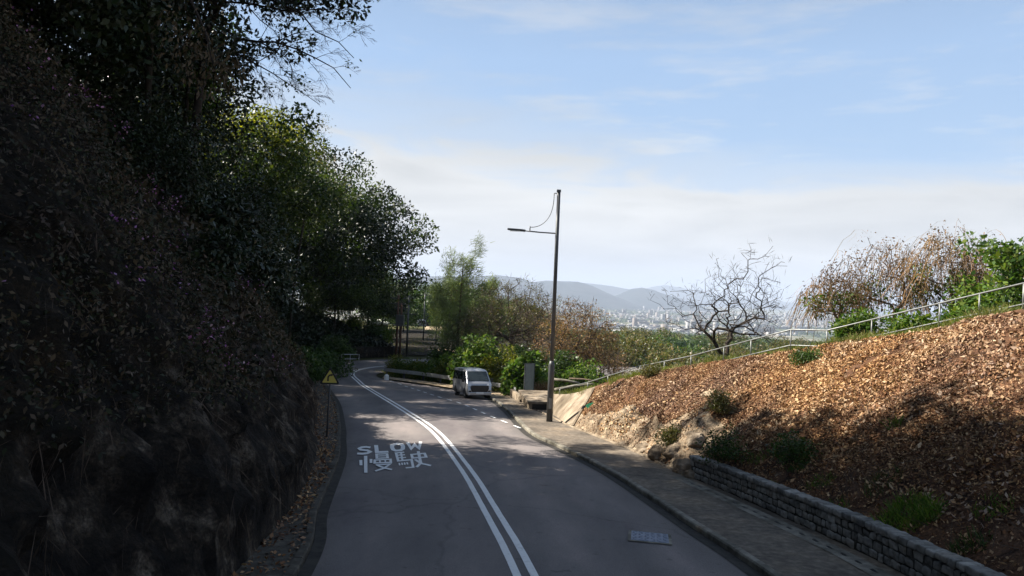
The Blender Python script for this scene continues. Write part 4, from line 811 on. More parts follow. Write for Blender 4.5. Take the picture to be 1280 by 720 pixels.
# trees beyond the bend, left of the valley view
for k, (px, Y, s_, m_) in enumerate(((500, 128, 1.1, 1), (478, 120, 1.2, 0), (508, 205, 1.5, 1), (505, 150, 1.1, 1), (572, 132, 1.0, 1), (580, 120, 1.15, 1), (600, 140, 1.2, 2), (535, 260, 1.9, 0), (505, 240, 1.8, 1), (560, 220, 1.7, 0), (620, 160, 1.1, 1), (590, 230, 1.6, 0), (650, 150, .9, 2), (574, 105, .8, 1), (592, 100, .8, 2), (460, 150, 1.6, 1), (503, 175, 1.1, 1), (620, 110, .75, 1))):
    x = pz(px, Y); clone(ft[m_], (x, Y, gz(x, Y)-.4), k*1.3, s_, 'green tree in the group beyond the bend of the road', group='trees beyond the bend')
# distant wood as one mass
q2 = np.random.RandomState(15); cs_ = []
n = 5200; Yd = 260*(1330/260)**q2.rand(n); pxd = 480+q2.rand(n)*760; Xd = (pxd-640)/F_PX*Yd
Zd = T(Xd, Yd); rsz = 3.2+2.5*q2.rand(n)
per = 26; C = np.repeat(np.stack([Xd, Yd, Zd+rsz*.9], 1), per, 0); R_ = np.repeat(rsz, per); dd = unit(q2.randn(n*per, 3)+np.array([0, -.3, .5])); p = C+dd*R_[:, None]*np.array([1, 1, .9])*(.75+.35*q2.rand(n*per, 1))
sz = R_[:, None]*.55; nn = unit(dd+.6*q2.randn(n*per, 3)); d = unit(np.cross(nn, q2.randn(n*per, 3))); s = np.cross(nn, d)
V = np.stack([p-d*sz, p-s*sz*.7, p+d*sz, p+s*sz*.7], 1).reshape(-1, 3)
tag(leafobj('distant_wood', V, M['forest']), 'distant wood on the lower valley side as one green mass', 'wood', kind='stuff')
# ------------------------------------------------------------------ mountains
def mountain(prof, Y, depth, name='mountain', seed=0):
    px = np.array([p[0] for p in prof], float); py = np.array([p[1] for p in prof], float)
    n, m = 260, 61; X = np.linspace(px[0], px[-1], n); Yp = np.interp(X, px, py)
    P = np.array([at(a, b, Y) for a, b in zip(X, Yp)]); A = np.zeros((n, m, 3)); v = np.linspace(-1, 1, m)
    base = -125.0
    for k, t in enumerate(v):
        f = np.exp(-(t*1.9)**2)-np.exp(-1.9**2); f /= 1-np.exp(-1.9**2)
        A[:, k, 0] = P[:, 0]; A[:, k, 1] = Y+t*depth
        nzz = fbm(P[:, 0]+0*t, np.full(n, t*depth), 900, 5, seed+1)*.45+fbm(P[:, 0], np.full(n, t*depth), 320, 4, seed+2)*.14
        A[:, k, 2] = base+(P[:, 2]-base)*f*(1+nzz*abs(t)**.6*1.3)
    A[..., 0] += fbm(A[..., 1], A[..., 0], 1200, 3, seed+4)*160*np.abs(v)[None]
    o = grid(A, name, M['hill']); o['kind'] = 'structure'; return o
mountain([(380, 372), (470, 352), (530, 347), (570, 346), (600, 345), (623, 344), (650, 347.5), (665, 353), (682, 350.6), (722, 353), (740, 358), (764, 369), (787, 378), (804, 385), (830, 392)], 8200, 1700, seed=1)
mountain([(700, 392), (740, 382), (765, 372), (778, 367), (790, 361.5), (801, 360), (812, 362), (822, 366), (844, 373), (870, 383), (900, 392)], 8900, 1300, seed=2)
mountain([(600, 372), (680, 356), (720, 353), (745, 356), (764, 358), (787, 362), (800, 368), (830, 378), (860, 388), (960, 394)], 12500, 2000, seed=3)
mountain([(740, 372), (790, 364), (812, 360), (832, 357), (853, 361), (866, 365), (900, 370), (960, 376), (1040, 382), (1150, 388), (1300, 392)], 16500, 2600, seed=4)
# ------------------------------------------------------------------ distant town
def townmat():
    m, nt, b = material('pale_rendered_wall'); g = N(nt, 'ShaderNodeNewGeometry'); oi = N(nt, 'ShaderNodeObjectInfo'); f = vmath(nt, 'FRACT', vmath(nt, 'ADD', g.outputs['Random Per Island'], oi.outputs['Random']))
    nt.links.new(ramp(nt, f, [(0, (.16, .16, .16)), (.35, (.36, .35, .34)), (.6, (.12, .13, .14)), (.8, (.24, .21, .19)), (.95, (.15, .12, .10))]), b.inputs['Base Color']); b.inputs['Roughness'].default_value = .8; return m
M['town'] = townmat(); M['window'] = plain('dark_window', (.05, .06, .07), .2)
protos = []
for k, (wd, dp, hh) in enumerate(((22, 14, 10), (40, 16, 13), (16, 16, 26), (60, 34, 9))):
    root = empty('distant_building', (0, 0, 0), 'pale low building in the hazy far town', 'building', 'pale buildings of the far town')
    mb = MB(); mb.box((0, 0, hh/2), (wd, dp, hh)); mb.box((wd*.2, 0, hh+1), (wd*.3, dp*.5, 2)); mb.build('wall', M['town'], root)
    mb = MB()
    for f_ in range(int(hh/3.2)): mb.box((0, -dp/2-.05, 2+f_*3.2), (wd*.86, .2, 1.2))
    mb.build('window_band', M['window'], root); protos.append(root)
q3 = np.random.RandomState(9); first = [True]*4
for k in range(190):
    Y = 2700+3600*q3.rand()**1.2; px = 690+q3.rand()*330; x = float(at(px, 400, Y)[0]); t_ = q3.choice(4, p=[.47, .33, .02, .18]); s_ = .8+.7*q3.rand(); rz_ = q3.rand()*.8-.4
    if first[t_]: first[t_] = False; protos[t_].location = (x, Y, -120.5); protos[t_].scale = (s_,)*3
    else: clone(protos[t_], (x, Y, -120.5), rz_, s_)
mb = []; n = 5200; Y = 2500+5200*q3.rand(n); px = 600+q3.rand(n)*520; X = (px-640)/F_PX*Y
kp = fbm(X, Y, 900, 3, 61) > -.12; X, Y = X[kp], Y[kp]; n = len(X)
W_ = 9+16*q3.rand(n)+(q3.rand(n) < .05)*60; D_ = 8+10*q3.rand(n); H_ = 6+6*q3.rand(n)+(q3.rand(n) < .03)*30; a = q3.rand(n)*1.2; ca, sa = np.cos(a), np.sin(a)
cx_ = np.array([-1, 1, 1, -1, -1, 1, 1, -1])*.5; cy_ = np.array([-1, -1, 1, 1]*2)*.5; cz_ = np.array([0]*4+[1]*4)
vx = cx_[None]*W_[:, None]; vy = cy_[None]*D_[:, None]; V = np.stack([X[:, None]+vx*ca[:, None]-vy*sa[:, None], Y[:, None]+vx*sa[:, None]+vy*ca[:, None], -120.3+cz_[None]*H_[:, None]+0*vx], -1).reshape(-1, 3)
bf = np.array([(4, 5, 6, 7), (0, 1, 5, 4), (1, 2, 6, 5), (2, 3, 7, 6), (3, 0, 4, 7)]); Fq = (np.arange(n)[:, None, None]*8+bf[None]).reshape(-1, 4)
tag(npmesh('distant_houses', V, Fq, M['town']), 'mass of tiny pale houses spread over the hazy plain', 'houses', kind='stuff')
n = 9000; Y = 1500+5600*q3.rand(n)**1.3; px = 480+q3.rand(n)*700; X = (px-640)/F_PX*Y; kp = fbm(X, Y, 420, 3, 67) > -.05; X, Y = X[kp], Y[kp]; n = len(X); per = 8
C = np.repeat(np.stack([X, Y, np.full(n, -116.)], 1), per, 0)+q3.randn(n*per, 3)*np.array([9, 9, 2.2]); dd = unit(q3.randn(n*per, 3)+np.array([0, -.5, .8])); d = unit(np.cross(dd, q3.randn(n*per, 3))); s = np.cross(dd, d); sz = 4.5
V = np.stack([C-d*sz, C-s*sz, C+d*sz, C+s*sz], 1).reshape(-1, 3)
tag(leafobj('plain_trees', V, M['forest']), 'green woods scattered between the houses of the plain', 'woods', kind='stuff')
# ------------------------------------------------------------------ stone wall
wl = cat([(7.9, -6), (7.5, 0), (7.2, 8), (6.9, 13.1), (6.72, 14.8), (6.3, 17.4), (5.85, 20), (5.45, 21.9)], 20)
wl = wl[wl[:, 1] > 3]; d_ = np.concatenate([[0], np.cumsum(np.linalg.norm(np.diff(wl, axis=0), axis=1))])
root = empty('stone_wall', (float(wl[0, 0]), float(wl[0, 1]), float(zr(wl[0, 1]))), 'low grey rubble stone wall along the foot of the mulch slope', 'wall'); LOC = np.array(root.location)
q = np.random.RandomState(4); bmw = bmesh.new(); capm = bmesh.new()
def wpos(s): x = np.interp(s, d_, wl[:, 0]); y = np.interp(s, d_, wl[:, 1]); x2 = np.interp(s+.05, d_, wl[:, 0]); y2 = np.interp(s+.05, d_, wl[:, 1]); a = math.atan2(y2-y, x2-x); return x, y, a
def stoneat(bm, s, z, w_, h_, dp):
    x, y, a = wpos(s); r = bmesh.ops.create_cube(bm, size=1); vs_ = r['verts']
    es = list({e for v in vs_ for e in v.link_edges}); bmesh.ops.bevel(bm, geom=es, offset=.16, segments=2, affect='EDGES', profile=.5) if False else None
    for v in vs_:
        c = v.co.copy(); c.x *= w_*(1+.12*(q.rand()-.5)); c.y *= dp; c.z *= h_*(1+.2*(q.rand()-.5)); c.x += (q.rand()-.5)*.04; c.z += (q.rand()-.5)*.03; c.y += (q.rand()-.5)*.03
        v.co = Vector((x-LOC[0], y-LOC[1], float(zr(y))-LOC[2]+.12+z))+Matrix.Rotation(a, 3, 'Z') @ (c+Vector((0, -.13, 0)))
for row in range(4):
    s = q.rand()*.1
    while s < d_[-1]-.15:
        cap = row == 3; w_ = (.20 if cap else .17)+.13*q.rand(); stoneat(capm if cap else bmw, s+w_/2, (.085+row*.165)+.02*q.randn()*0 if not cap else .575, w_-.035, .125+.03*q.rand() if not cap else .125, .20+.07*q.rand() if not cap else .32); s += w_
for bm, nm in ((bmw, 'stonework'), (capm, 'coping')):
    bmesh.ops.recalc_face_normals(bm, faces=bm.faces); bmesh.ops.bevel(bm, geom=list(bm.edges), offset=.028, segments=2, affect='EDGES', profile=.55)
    me = bpy.data.meshes.new(nm); bm.to_mesh(me); bm.free(); me.materials.append(M['stone']); [setattr(p, 'use_smooth', True) for p in me.polygons]
    o = bpy.data.objects.new(nm, me); COL.objects.link(o); o.parent = root
T2_ = np.gradient(wl, axis=0); T2_ /= np.linalg.norm(T2_, axis=1)[:, None]; N2 = np.stack([T2_[:, 1], -T2_[:, 0]], 1); w3 = lambda o, z: np.concatenate([wl+N2*o, (zr(wl[:, 1])+z)[:, None]], 1)-LOC
grid(np.stack([w3(.04, -.02), w3(.04, .59), w3(.30, .59), w3(.30, -.02)], 1), 'mortar_core', M['mortar'], root, False)
# slotted drain in front of the wall
mb = MB(); s = .3; root = empty('slotted_drain', (0, 0, 0), 'line of small dark drainage slots along the foot of the stone wall', 'drain')
a = np.stack([w3(-.62, .132)+LOC, w3(-.22, .132)+LOC], 1); grid(a, 'channel_cover', M['kerb'], root, False)
while s < d_[-1]-.5:
    x, y, an = wpos(s); nrm = np.array([math.sin(an), -math.cos(an)]); mb = MB(); mb.box((x-nrm[0]*.42, y-nrm[1]*.42, float(zr(y))+.136), (.16, .06, .006), rz=an); mb.build('slot_shade', M['black'], root); s += .5  # thin black plates laid on the cover as the shade in the holes
# ------------------------------------------------------------------ lamp post
lp = gp(686, 530); root = empty('street_lamp', (lp[0]+.02, lp[1], float(zr(lp[1]))+.12), 'tall dark lamp post with one arm reaching left over the road', 'street lamp')
mb = MB(); mb.tube([(0, 0, 0), (0, 0, 2.75), (0, 0, 2.95)], [.155, .15, .10], 14); mb.build('lower_pole', M['pole'], root, True)
mb = MB(); mb.box((0, -.15, .9), (.14, .03, .5)); mb.build('access_door', M['greysheet'], root)
mb = MB(); mb.tube([(0, 0, 2.8), (0, 0, 8), (0, 0, 11.2)], [.10, .09, .085], 12); mb.build('upper_pole', M['pole'], root, True)
mb = MB(); mb.box((0, 0, 11.22), (.2, .2, .12)); mb.build('pole_cap', M['pole'], root, bevel=.01)
mb = MB(); mb.tube([(-.05, 0, 9.15), (-.8, 0, 9.17), (-1.65, 0, 9.22)], .032, 8); mb.build('arm', M['pole'], root, True)
mb = MB(); th_ = np.linspace(0, 1, 14); mb.tube([(-.22-1.08*(1-math.cos(u*1.5708))**1.15, 0, 11.05-1.65*math.sin(u*1.5708)**.9) for u in th_]+[(-1.33, 0, 9.36)], .018, 6); mb.tube([(-.02, 0, 11.1), (-.22, 0, 11.1), (-.22, 0, 11.0)], .025, 6); mb.tube([(-1.33, 0, 9.45), (-1.33, 0, 9.18)], .03, 6); mb.build('brace_rod', M['pole'], root, True)
mb = MB(); mb.tube([(-1.55, 0, 9.22), (-1.8, 0, 9.23)], .06, 8); mb.prism([(-1.62, -.10), (-1.72, -.16), (-2.1, -.17), (-2.42, -.11), (-2.42, .11), (-2.1, .17), (-1.72, .16), (-1.62, .10)], 0, .085, lambda u, v, t: (u, v, 9.19+t+(-.12)*(u+1.62)*.35)); mb.build('lamp_head', M['pole'], root, bevel=.012)
mb = MB(); mb.box((-2.05, 0, 9.185+.0), (.5, .24, .02)); mb.build('lamp_lens', M['lens'], root)
# ------------------------------------------------------------------ warning sign
sp = gp(408, 551); root = empty('warning_sign', (sp[0], sp[1], float(zr(sp[1]))+.05), 'yellow triangle sign with a black right bend arrow on a dark post', 'road sign', rz=.12)
mb = MB(); mb.tube([(0, 0, 0), (.05, 0, 2.5)], .034, 10); mb.build('post', M['pole'], root, True)
def rtri(s, r=.05, n=5):
    P = []; hgt = s*math.sqrt(3)/2; C = [(-s/2+r*1.73, r), (s/2-r*1.73, r), (0, hgt-2*r)]
    for k, c in enumerate(C):
        a0 = [-math.pi/2-2.0944, -math.pi/2, math.pi/2-1.047][k]
        for j in range(n+1): a = a0+2.0944*j/n; P.append((c[0]+r*math.cos(a), c[1]+r*math.sin(a)))
    return P
cz = 2.02
mb = MB(); mb.prism(rtri(.74), -.035, -.055, lambda u, v, t: (u+.03, t, v+cz)); mb.build('plate', M['signblack'], root)
mb = MB(); mb.prism([(u*.78, v*.78+.055) for u, v in rtri(.70, .03)], -.057, -.060, lambda u, v, t: (u+.03, t, v+cz)); mb.build('yellow_face', M['signyellow'], root)
arr = [(-.09, .10), (-.03, .10), (-.03, .25), (.0, .30), (.035, .315), (.035, .285), (.13, .345), (.035, .405), (.035, .375), (-.03, .355), (-.08, .29), (-.09, .25)]
mb = MB(); mb.prism(arr, -.062, -.064, lambda u, v, t: (u+.03, t, v*.92+cz+.02)); mb.build('bend_arrow', M['signblack'], root)
mb = MB(); mb.box((.03, .0, 2.16), (.1, .09, .05)); mb.box((.035, .0, 2.4), (.1, .09, .05)); mb.build('clamp', M['pole'], root)
# ------------------------------------------------------------------ van
def van(x, y, z, rz):
    root = empty('parked_van', (x, y, z), 'silver grey panel van with tinted windows and a large black grille', 'van', rz=rz)
    root.rotation_euler = (rad(-4), 0, rz)
    # local: front at -Y, length 4.7, width 1.72
    prof = [(-2.34, .28, .80), (-2.37, .55, .82), (-2.33, .80, .835), (-2.26, 1.00, .835), (-2.05, 1.14, .83), (-1.42, 1.80, .735), (-1.25, 1.90, .70), (-.9, 1.955, .69), (0, 1.98, .69), (1.6, 1.97, .69), (2.15, 1.93, .68), (2.27, 1.80, .70), (2.33, 1.05, .835), (2.35, .50, .83), (2.33, .28, .80)]
    def hw(z_): return float(np.interp(z_, [.25, .45, 1.08, 1.16, 1.86, 1.98], [.80, .845, .85, .835, .735, .66]))
    mb = MB(); ys = sorted(set([-2.37, -2.3, -2.2, -2.05, -1.8, -1.6, -1.42, -1.25, -.9, -.3, .4, 1.2, 1.9, 2.15, 2.27, 2.33, 2.36]))
    topz = lambda yy: float(np.interp(yy, [-2.37, -2.33, -2.26, -2.05, -1.42, -1.25, -.9, 0, 1.6, 2.15, 2.27, 2.33, 2.36], [.62, .86, 1.02, 1.16, 1.80, 1.90, 1.955, 1.98, 1.97, 1.93, 1.80, 1.05, .6]))
    rings = []
    for yy in ys:
        zt = topz(yy); zs = np.linspace(.28, max(.34, zt-.05), 9); ring = [(-hw(a)*(1-.03*(abs(yy) > 2.2)-.05*(abs(yy) > 2.31)), yy, a) for a in zs]+[(-(hw(zt)-.06), yy, zt-.012), (-.3, yy, zt+.015), (.3, yy, zt+.015), ((hw(zt)-.06), yy, zt-.012)]+[(hw(a)*(1-.03*(abs(yy) > 2.2)-.05*(abs(yy) > 2.31)), yy, a) for a in zs[::-1]]
        rings.append(ring)
    k = len(rings[0]); V = [p for r in rings for p in r]; Fc = [(i*k+j, i*k+(j+1) % k, (i+1)*k+(j+1) % k, (i+1)*k+j) for i in range(len(rings)-1) for j in range(k)]+[tuple(range(k)), tuple(range((len(rings)-1)*k, len(rings)*k))[::-1]]
    mb.add(V, Fc); mb.build('body', M['silver'], root, True)
    def quadp(name, pts, mat, t=.012, par=root):
        m = MB(); P = [Vector(p) for p in pts]; nrm = (P[1]-P[0]).cross(P[-1]-P[0]).normalized(); m.add([p+nrm*t for p in P]+[p-nrm*t for p in P], [tuple(range(len(P))), tuple(range(len(P), 2*len(P)))[::-1]]+[(i, (i+1) % len(P), (i+1) % len(P)+len(P), i+len(P)) for i in range(len(P))]); return m.build(name, mat, par)
    quadp('windscreen', [(-.73, -2.045, 1.20), (.73, -2.045, 1.20), (.66, -1.45, 1.80), (-.66, -1.45, 1.80)], M['glass'], .02)
    for s in (-1, 1):
        q_ = lambda a, b: (s*(hw(b)+.004), a, b)
        quadp('side_window', [q_(-1.72, 1.20), q_(-1.0, 1.20), q_(-1.0, 1.76), q_(-1.38, 1.76)], M['glass'])
        quadp('side_window', [q_(-.88, 1.20), q_(.62, 1.20), q_(.62, 1.78), q_(-.88, 1.78)], M['glass'])
        quadp('side_window', [q_(.72, 1.20), q_(2.12, 1.20), q_(2.08, 1.78), q_(.72, 1.78)], M['glass'])
        quadp('door_seam', [q_(-.96, .4), q_(-.93, .4), q_(-.93, 1.85), q_(-.96, 1.85)], M['black'], .008); quadp('door_seam', [q_(.65, .4), q_(.68, .4), q_(.68, 1.85), q_(.65, 1.85)], M['black'], .008)
        m = MB(); m.box((s*1.0, -1.72, 1.22), (.16, .09, .26)); m.box((s*.89, -1.7, 1.16), (.12, .04, .04)); m.build('mirror', M['black'], root, bevel=.02)
        quadp('headlight', [(s*.55, -2.365, .84), (s*.80, -2.32, .84), (s*.82, -2.24, 1.02), (s*.60, -2.275, 1.0)][::s], M['lens'], .02)
        m = MB(); m.box((s*.66, -2.37, .50), (.16, .05, .09)); m.build('fog_lamp', M['black'], root)
        for yy in (-1.55, 1.2):
            m = MB(); m.tube([(s*.60, yy, .33), (s*.835, yy, .33)], [.33, .33], 24); w_ = m.build('wheel', M['rubber'], root)
            m = MB(); m.tube([(s*.80, yy, .33), (s*.85, yy, .33)], [.20, .19], 20); m.build('rim', M['rim'], w_)
            m = MB(); a = np.linspace(0, math.pi, 15); m.prism([(.40*math.cos(t), .40*math.sin(t)) for t in a], .70, .862, lambda u, v, t: (s*t, yy+u, .30+v)); m.build('wheel_arch', M['black'], root)
    m = MB(); m.prism([(-.52, .46), (.52, .46), (.64, .70), (.60, .90), (-.60, .90), (-.64, .70)], -2.40, -2.30, lambda u, v, t: (u, t, v)); g_ = m.build('grille', M['black'], root, bevel=.01)
    m = MB(); [m.box((0, -2.405, .58+.07*i), (.96, .012, .012)) for i in range(4)]; m.build('grille_bar', M['pole'], g_)
    m = MB(); m.box((0, -2.34, .36), (1.62, .16, .20)); m.build('bumper', M['silver'], root, bevel=.04)
    m = MB(); m.box((0, -2.43, .41), (.52, .012, .11)); m.build('number_plate', M['plate'], root)
    for s in (-.35, .3):
        m = MB(); m.tube([(s, -2.05+.015, 1.215), (s-.3, -1.86-.02, 1.36+.04)], .01, 5); m.build('wiper', M['black'], root)
    return root
van(-2.55, 52.1, float(zr(52.1))+.03, rad(17))
# ------------------------------------------------------------------ guardrails
def guardrail(P, label, h=.70, posts=2.4, mat=None, zoff=0.0, endz=None):
    C = cat(P, 10); d = np.concatenate([[0], np.cumsum(np.linalg.norm(np.diff(C[:, :2], axis=0), axis=1))]); root = empty('guardrail', (0, 0, 0), label, 'guardrail')
    Tg = np.gradient(C[:, :2], axis=0); Tg /= np.linalg.norm(Tg, axis=1)[:, None]; n_ = np.stack([Tg[:, 1], -Tg[:, 0]], 1)
    prof = [(.0, -.16), (-.045, -.11), (-.045, -.06), (.0, -.01), (.0, .01), (-.045, .06), (-.045, .11), (0, .16), (.01, .16), (-.03, .1), (-.03, .06), (.012, 0), (-.03, -.06), (-.03, -.1), (.01, -.16), (0, -.16)]
    A = np.stack([np.concatenate([C[:, :2]-n_*o*-1, (C[:, 2]+h-.16+z)[:, None]], 1) for o, z in prof], 1); grid(A, 'beam', M['beam'], root, False)
    s = .3
    while s < d[-1]:
        p = [np.interp(s, d, C[:, i]) for i in range(3)]; m = MB(); m.box((p[0]+.08, p[1]+.06, p[2]+h/2-.1), (.12, .12, h+.1)); m.build('post', M['pole'], root); s += posts
    return root
zz = lambda x, y: (x, y, float(zr(y))+.03)
guardrail([zz(-11.6, 69.3), zz(-10.0, 67.9), zz(-7.5, 66.0), zz(-4.6, 62.9), zz(-2.5, 60.4), zz(-.55, 57.2), zz(.15, 54.6), zz(.55, 52.6)], 'long curved steel guardrail along the outer edge of the layby behind the van', .72)
# low concrete parapet continuing the guardrail, and the catchpit block
def wallstrip(name, P, w_, h_, label, cat_, mat='concrete'):
    C = np.array([(p[0], p[1]) for p in P]); Tg = np.gradient(C, axis=0); Tg /= np.linalg.norm(Tg, axis=1)[:, None]; n_ = np.stack([Tg[:, 1], -Tg[:, 0]], 1); hh = np.broadcast_to(h_, (len(C),))
    A = np.stack([np.concatenate([C+n_*o, (zr(C[:, 1])+z)[:, None]], 1) for o, z in ((0, -.1+0*hh), (0, hh-.02), (.02, hh), (w_-.02, hh), (w_, hh-.02), (w_, -.3+0*hh))], 1)
    o = grid(A, name, M[mat], None, False); me = o.data; bm = bmesh.new(); bm.from_mesh(me); bmesh.ops.holes_fill(bm, edges=[e for e in bm.edges if e.is_boundary], sides=12); bmesh.ops.recalc_face_normals(bm, faces=bm.faces); bm.to_mesh(me); bm.free(); return tag(o, label, cat_)
wallstrip('parapet', [(.45, 52.8), (.75, 50.4), (1.05, 47.6)], .28, np.array([.62, .55, .5]), 'short sunlit concrete parapet at the end of the guardrail', 'parapet')
root = empty('catchpit', (1.25, 42.6, float(zr(42.6))+.1), 'flat topped brown concrete catchpit with a dark opening beside the pavement', 'catchpit', rz=.1)
mb = MB(); mb.box((.95, 2.3, .42), (2.1, 4.9, .14)); mb.build('slab', M['concrete'], root, bevel=.015)
mb = MB(); mb.box((.09, 2.3, .15), (.16, 4.8, .42)); mb.box((.95, 4.6, .15), (1.7, .16, .42)); mb.box((1.85, 2.3, .15), (.16, 4.8, .42)); mb.build('side_wall', M['concrete'], root)
mb = MB(); mb.box((.95, .18, .14), (1.55, .1, .40)); mb.build('opening', M['black'], root)  # solid black block stands in for the shade inside the pit mouth
tag(wallstrip('concrete_edging', [(1.35, 44.0), (2.3, 39.2), (2.62, 37), (2.85, 35.3), (3.5, 32.3), (4.1, 29.7), (4.6, 27.6), (5.0, 25), (5.4, 22.2)], .10, .17, 'thin pale concrete edging between the pavement and the slope', 'edging'))
# ------------------------------------------------------------------ handrail at the crest
TOP = [(1330, 341, 18.6), (1280, 354, 19.8), (1175, 379, 22.0), (1090, 399.5, 24.2), (1034, 413, 25.8), (989, 412, 26.6), (939, 425, 28.4), (905, 434, 29.9), (864, 445, 32.0), (800, 458, 34.8), (760, 470, 37.0), (735, 478, 38.6), (700, 486, 41.0)]
TW = np.array([at(*t_) for t_ in TOP]); sp_ = .56
root = empty('handrail', (0, 0, 0), 'long grey two bar handrail stepping down along the crest of the slope', 'handrail')
mb = MB(); mb.tube(TW, .027, 8); mb.build('top_rail', M['rail'], root, True)
lo_ = TW-np.array([0, 0, sp_]); mb = MB(); mb.tube(lo_[:10], .023, 8); mb.build('lower_rail', M['rail'], root, True)
dT = np.concatenate([[0], np.cumsum(np.linalg.norm(np.diff(TW, axis=0), axis=1))])
ps = [TW[k] for k in (1, 2, 3, 4, 5, 6, 7, 8, 9, 10, 11, 12)]+[(TW[1]+TW[2])/2, (TW[8]+TW[9])/2]
for p in ps:
    m = MB(); m.tube([(p[0], p[1], gz(p[0], p[1])-.15), (p[0], p[1], p[2])], .024, 8); m.build('post', M['rail'], root, True)
# ------------------------------------------------------------------ grey board, fallen poles, marker
p = at(661, 488, 51); z0 = gz(p[0], 51); z0 = max(z0, float(zr(51))-.3)
root = empty('notice_board', (p[0], 51, z0), 'grey blank backed board standing on the verge left of the lamp post', 'board', rz=.35)
zt = at(661, 455, 51)[2]-z0
mb = MB(); mb.box((0, 0, zt-.95), (.66, .05, 1.9)); mb.build('panel', M['greysheet'], root, bevel=.01)
mb = MB(); mb.box((-.34, .0, (zt)/2-.1), (.06, .07, zt+.2)); mb.box((.34, .0, (zt)/2-.1), (.06, .07, zt+.2)); mb.box((0, 0, zt+.02), (.74, .07, .05)); mb.build('frame', M['pole'], root)
for k, (a, b, Y1, Y2, r_, lb) in enumerate((((690, 474), (724, 479), 48, 47, .09, 'pale fallen pole lying behind the lamp post, the upper one'), ((694, 487), (742, 480), 46, 44, .10, 'pale fallen pole lying behind the lamp post, the lower one'), ((712, 473), (748, 477), 50, 48, .06, 'thin brown stick lying across the fallen poles'))):
    A_ = at(*a, Y1); B_ = at(*b, Y2); mb = MB(); mb.tube([A_, (A_+B_)/2+np.array([0, 0, .05]), B_], [r_, r_*.9, r_*.8], 8); tag(mb.build('fallen_pole', M['kerb' if k < 2 else 'twig'], None, True), lb, 'pole')
p = at(739, 508, 30)
best = None
for Y in np.arange(26, 40, .1):
    c = at(739, 508, Y)
    if c[2] <= gz(c[0], Y)+.03: best = c; break
if best is None: best = p
mb = MB(); mb.prism([(.22*math.cos(a)*(1+.2*math.sin(3*a)), .14*math.sin(a)*(1+.2*math.cos(2*a))) for a in np.linspace(0, 6.28, 13)[:-1]], 0, .05, lambda u, v, t: (best[0]+u-t*.7, best[1]+v*.3-t*.5, best[2]+v+u*.3+.02+t*.5)); tag(mb.build('plastic_cap', M['green'], bevel=.01), 'small bright green plastic piece on the bare rock of the slope', 'plastic piece')
# rocks at the bare foot of the slope
q = np.random.RandomState(12)
for k, (fy, v, r_) in enumerate(((22.6, .07, .55), (23.6, .10, .5), (24.8, .05, .42), (21.9, .03, .35), (26.4, .08, .45), (28.4, .06, .35), (23.0, .20, .4))):
    i = int(np.argmin(abs(fo[:, 1]-fy))); c = S[i, int(v*mcol)]
    bm = bmesh.new(); bmesh.ops.create_icosphere(bm, subdivisions=4, radius=1); ph = q.rand(3)*9
    for v_ in bm.verts:
        n = v_.co.normalized(); f = 1+.55*(float(fbm(np.array(n.x*1.1+ph[0]+5), np.array(n.y*1.1+n.z*1.1+ph[1]+5), 1, 4, 3+k))); v_.co = Vector((n.x*r_*.85*f, n.y*r_*1.1*f, n.z*r_*.6*f))
    me = bpy.data.meshes.new('boulder'); bm.to_mesh(me); bm.free(); me.materials.append(M['rock']); [setattr(p_, 'use_smooth', True) for p_ in me.polygons]
    o = bpy.data.objects.new('boulder', me); COL.objects.link(o); o.location = tuple(c+np.array([.1, 0, -.12])); tag(o, 'tan rounded rock bulging from the foot of the slope beyond the stone wall', 'rock', 'rocks at the foot of the slope')
# ------------------------------------------------------------------ utility poles beyond the bend
def upole(px, Y, h, r_, label, arms, trans=False, mat='barkred'):
    x = pz(px, Y); z0 = gz(x, Y); root = empty('utility_pole', (x, Y, z0-.1), label, 'utility pole')
    mb = MB(); mb.tube([(0, 0, 0), (0, 0, h)], [r_, r_*.75], 8); mb.build('pole', M[mat], root, True)
    for a in arms:
        m = MB(); m.box((0, 0, a), (1.9, .1, .12)); ca = m.build('crossarm', M['pole'], root)
        m = MB(); [m.tube([(u, 0, a+.05), (u, 0, a+.22)], .05, 6) for u in (-.85, -.3, .3, .85)]; m.build('insulator', M['kerb'], ca)
    if trans:
        m = MB(); m.box((.35, -.3, h*.62), (1.0, .7, 1.2)); m.box((.35, -.3, h*.62-.7), (1.6, .8, .12)); m.build('transformer', M['pole'], root, bevel=.03)
    return root
upole(497, 92, 8.0, .16, 'reddish utility pole at the inner side of the bend carrying a transformer', (7.6, 6.9), True)
upole(501.5, 93, 7.0, .15, 'reddish utility pole close beside the one with the transformer', (6.3,))
upole(510, 96, 8.0, .15, 'dark utility pole with crossarms right of the transformer pole', (7.7, 5.6), mat='pole')
upole(530, 125, 8, .12, 'farther thin utility pole beside the second road', (7.7,), mat='pole')
upole(546, 118, 7, .12, 'thin utility pole half hidden by the feathery trees', (6.6,), mat='pole')
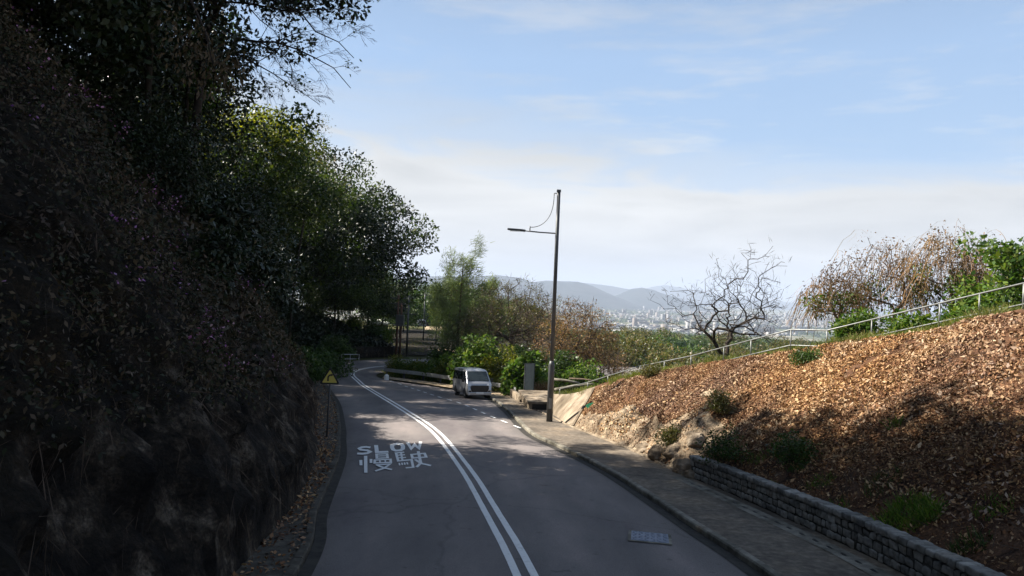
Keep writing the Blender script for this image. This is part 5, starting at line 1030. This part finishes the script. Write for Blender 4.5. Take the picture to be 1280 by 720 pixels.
# low wall and rail at the outside of the bend
wallstrip('roadside_wall', [tuple(r_) for r_ in cat([(-21.6, 79), (-20.6, 86), (-17.5, 92.0), (-14, 94.6)], 6)], .3, np.full(19, 1.2), 'low dark wall around the outside of the far bend', 'wall', 'darkrock')
root = empty('pedestrian_railing', (0, 0, 0), 'short grey metal railing at the outer side of the bend', 'railing')
P_ = [at(427, 443, 80), at(438, 443, 82), at(449, 443, 84)]
for dz, nm in ((0, 'top_rail'), (-.5, 'lower_rail')):
    m = MB(); m.tube([p_+np.array([0, 0, dz]) for p_ in P_], .04, 6); m.build(nm, M['steel'], root)
for p_ in P_:
    m = MB(); m.tube([(p_[0], p_[1], min(gz(p_[0], p_[1]), p_[2]-.8)), tuple(p_)], .04, 6); m.build('post', M['steel'], root)
p = gp(483, 475); mb = MB(); mb.tube([(p[0], p[1], p[2]), (p[0], p[1], p[2]+.4), (p[0], p[1], p[2]+.48)], [.22, .2, .1], 10); tag(mb.build('marker_stone', M['white']), 'small white stone marker at the inner corner of the bend', 'marker')
# white roofed shed in the trees and a small parked car on the second road
x = pz(472, 125); z0 = at(472, 403, 125)[2]; root = empty('shed', (x, 125, z0-3.2), 'pale roof of a small shed among the dark trees of the bend', 'shed')
mb = MB(); mb.box((0, 0, 1.5), (3, 3, 3)); mb.build('wall', M['concrete'], root); mb = MB(); mb.prism([(-1.9, 3), (1.9, 3), (1.9, 3.15), (0, 3.7), (-1.9, 3.15)], -1.8, 1.8, lambda u, v, t: (u, t, v)); mb.build('roof', M['white'], root); mb = MB(); mb.box((0, -1.52, 1.0), (.9, .06, 2)); mb.build('door', M['pole'], root)
Y = 150; x = pz(527, Y); root = empty('small_car', (x, Y, gz(x, Y)+1.0), 'tiny pale blue car parked on the second road beyond the bend', 'car', rz=.2)
mb = MB(); mb.prism([(-.8, .3), (.8, .3), (.82, .8), (.6, 1.4), (-.6, 1.4), (-.82, .8)], -2, 2, lambda u, v, t: (u, t, v)); mb.build('body', M['silver'], root, bevel=.05); mb = MB(); mb.box((0, -2.02, 1.05), (1.2, .05, .4)); mb.build('windscreen', M['glass'], root)
for sx in (-.75, .75):
    for sy in (-1.3, 1.3):
        mb = MB(); mb.tube([(sx-.1, sy, .3), (sx+.1, sy, .3)], .32, 12); mb.build('wheel', M['rubber'], root)
# ------------------------------------------------------------------ haze
mb = MB(); x0, x1, y0, y1, z0, z1 = -27000, 27000, -27000, 27000, -127, 560
mb.box(((x0+x1)/2, (y0+y1)/2, (z0+z1)/2), (x1-x0, y1-y0, z1-z0))
m = bpy.data.materials.new('haze_air'); m.use_nodes = True; nt = m.node_tree; nt.nodes.clear(); o = N(nt, 'ShaderNodeOutputMaterial'); pv = N(nt, 'ShaderNodeVolumePrincipled'); pv.inputs['Color'].default_value = (.67, .78, .98, 1); pv.inputs['Density'].default_value = 1.0e-4; pv.inputs['Anisotropy'].default_value = 0.0
nt.links.new(pv.outputs[0], o.inputs['Volume'])
hz = tag(mb.build('haze', m), 'pale bluish haze filling the valley air', 'haze', kind='stuff')
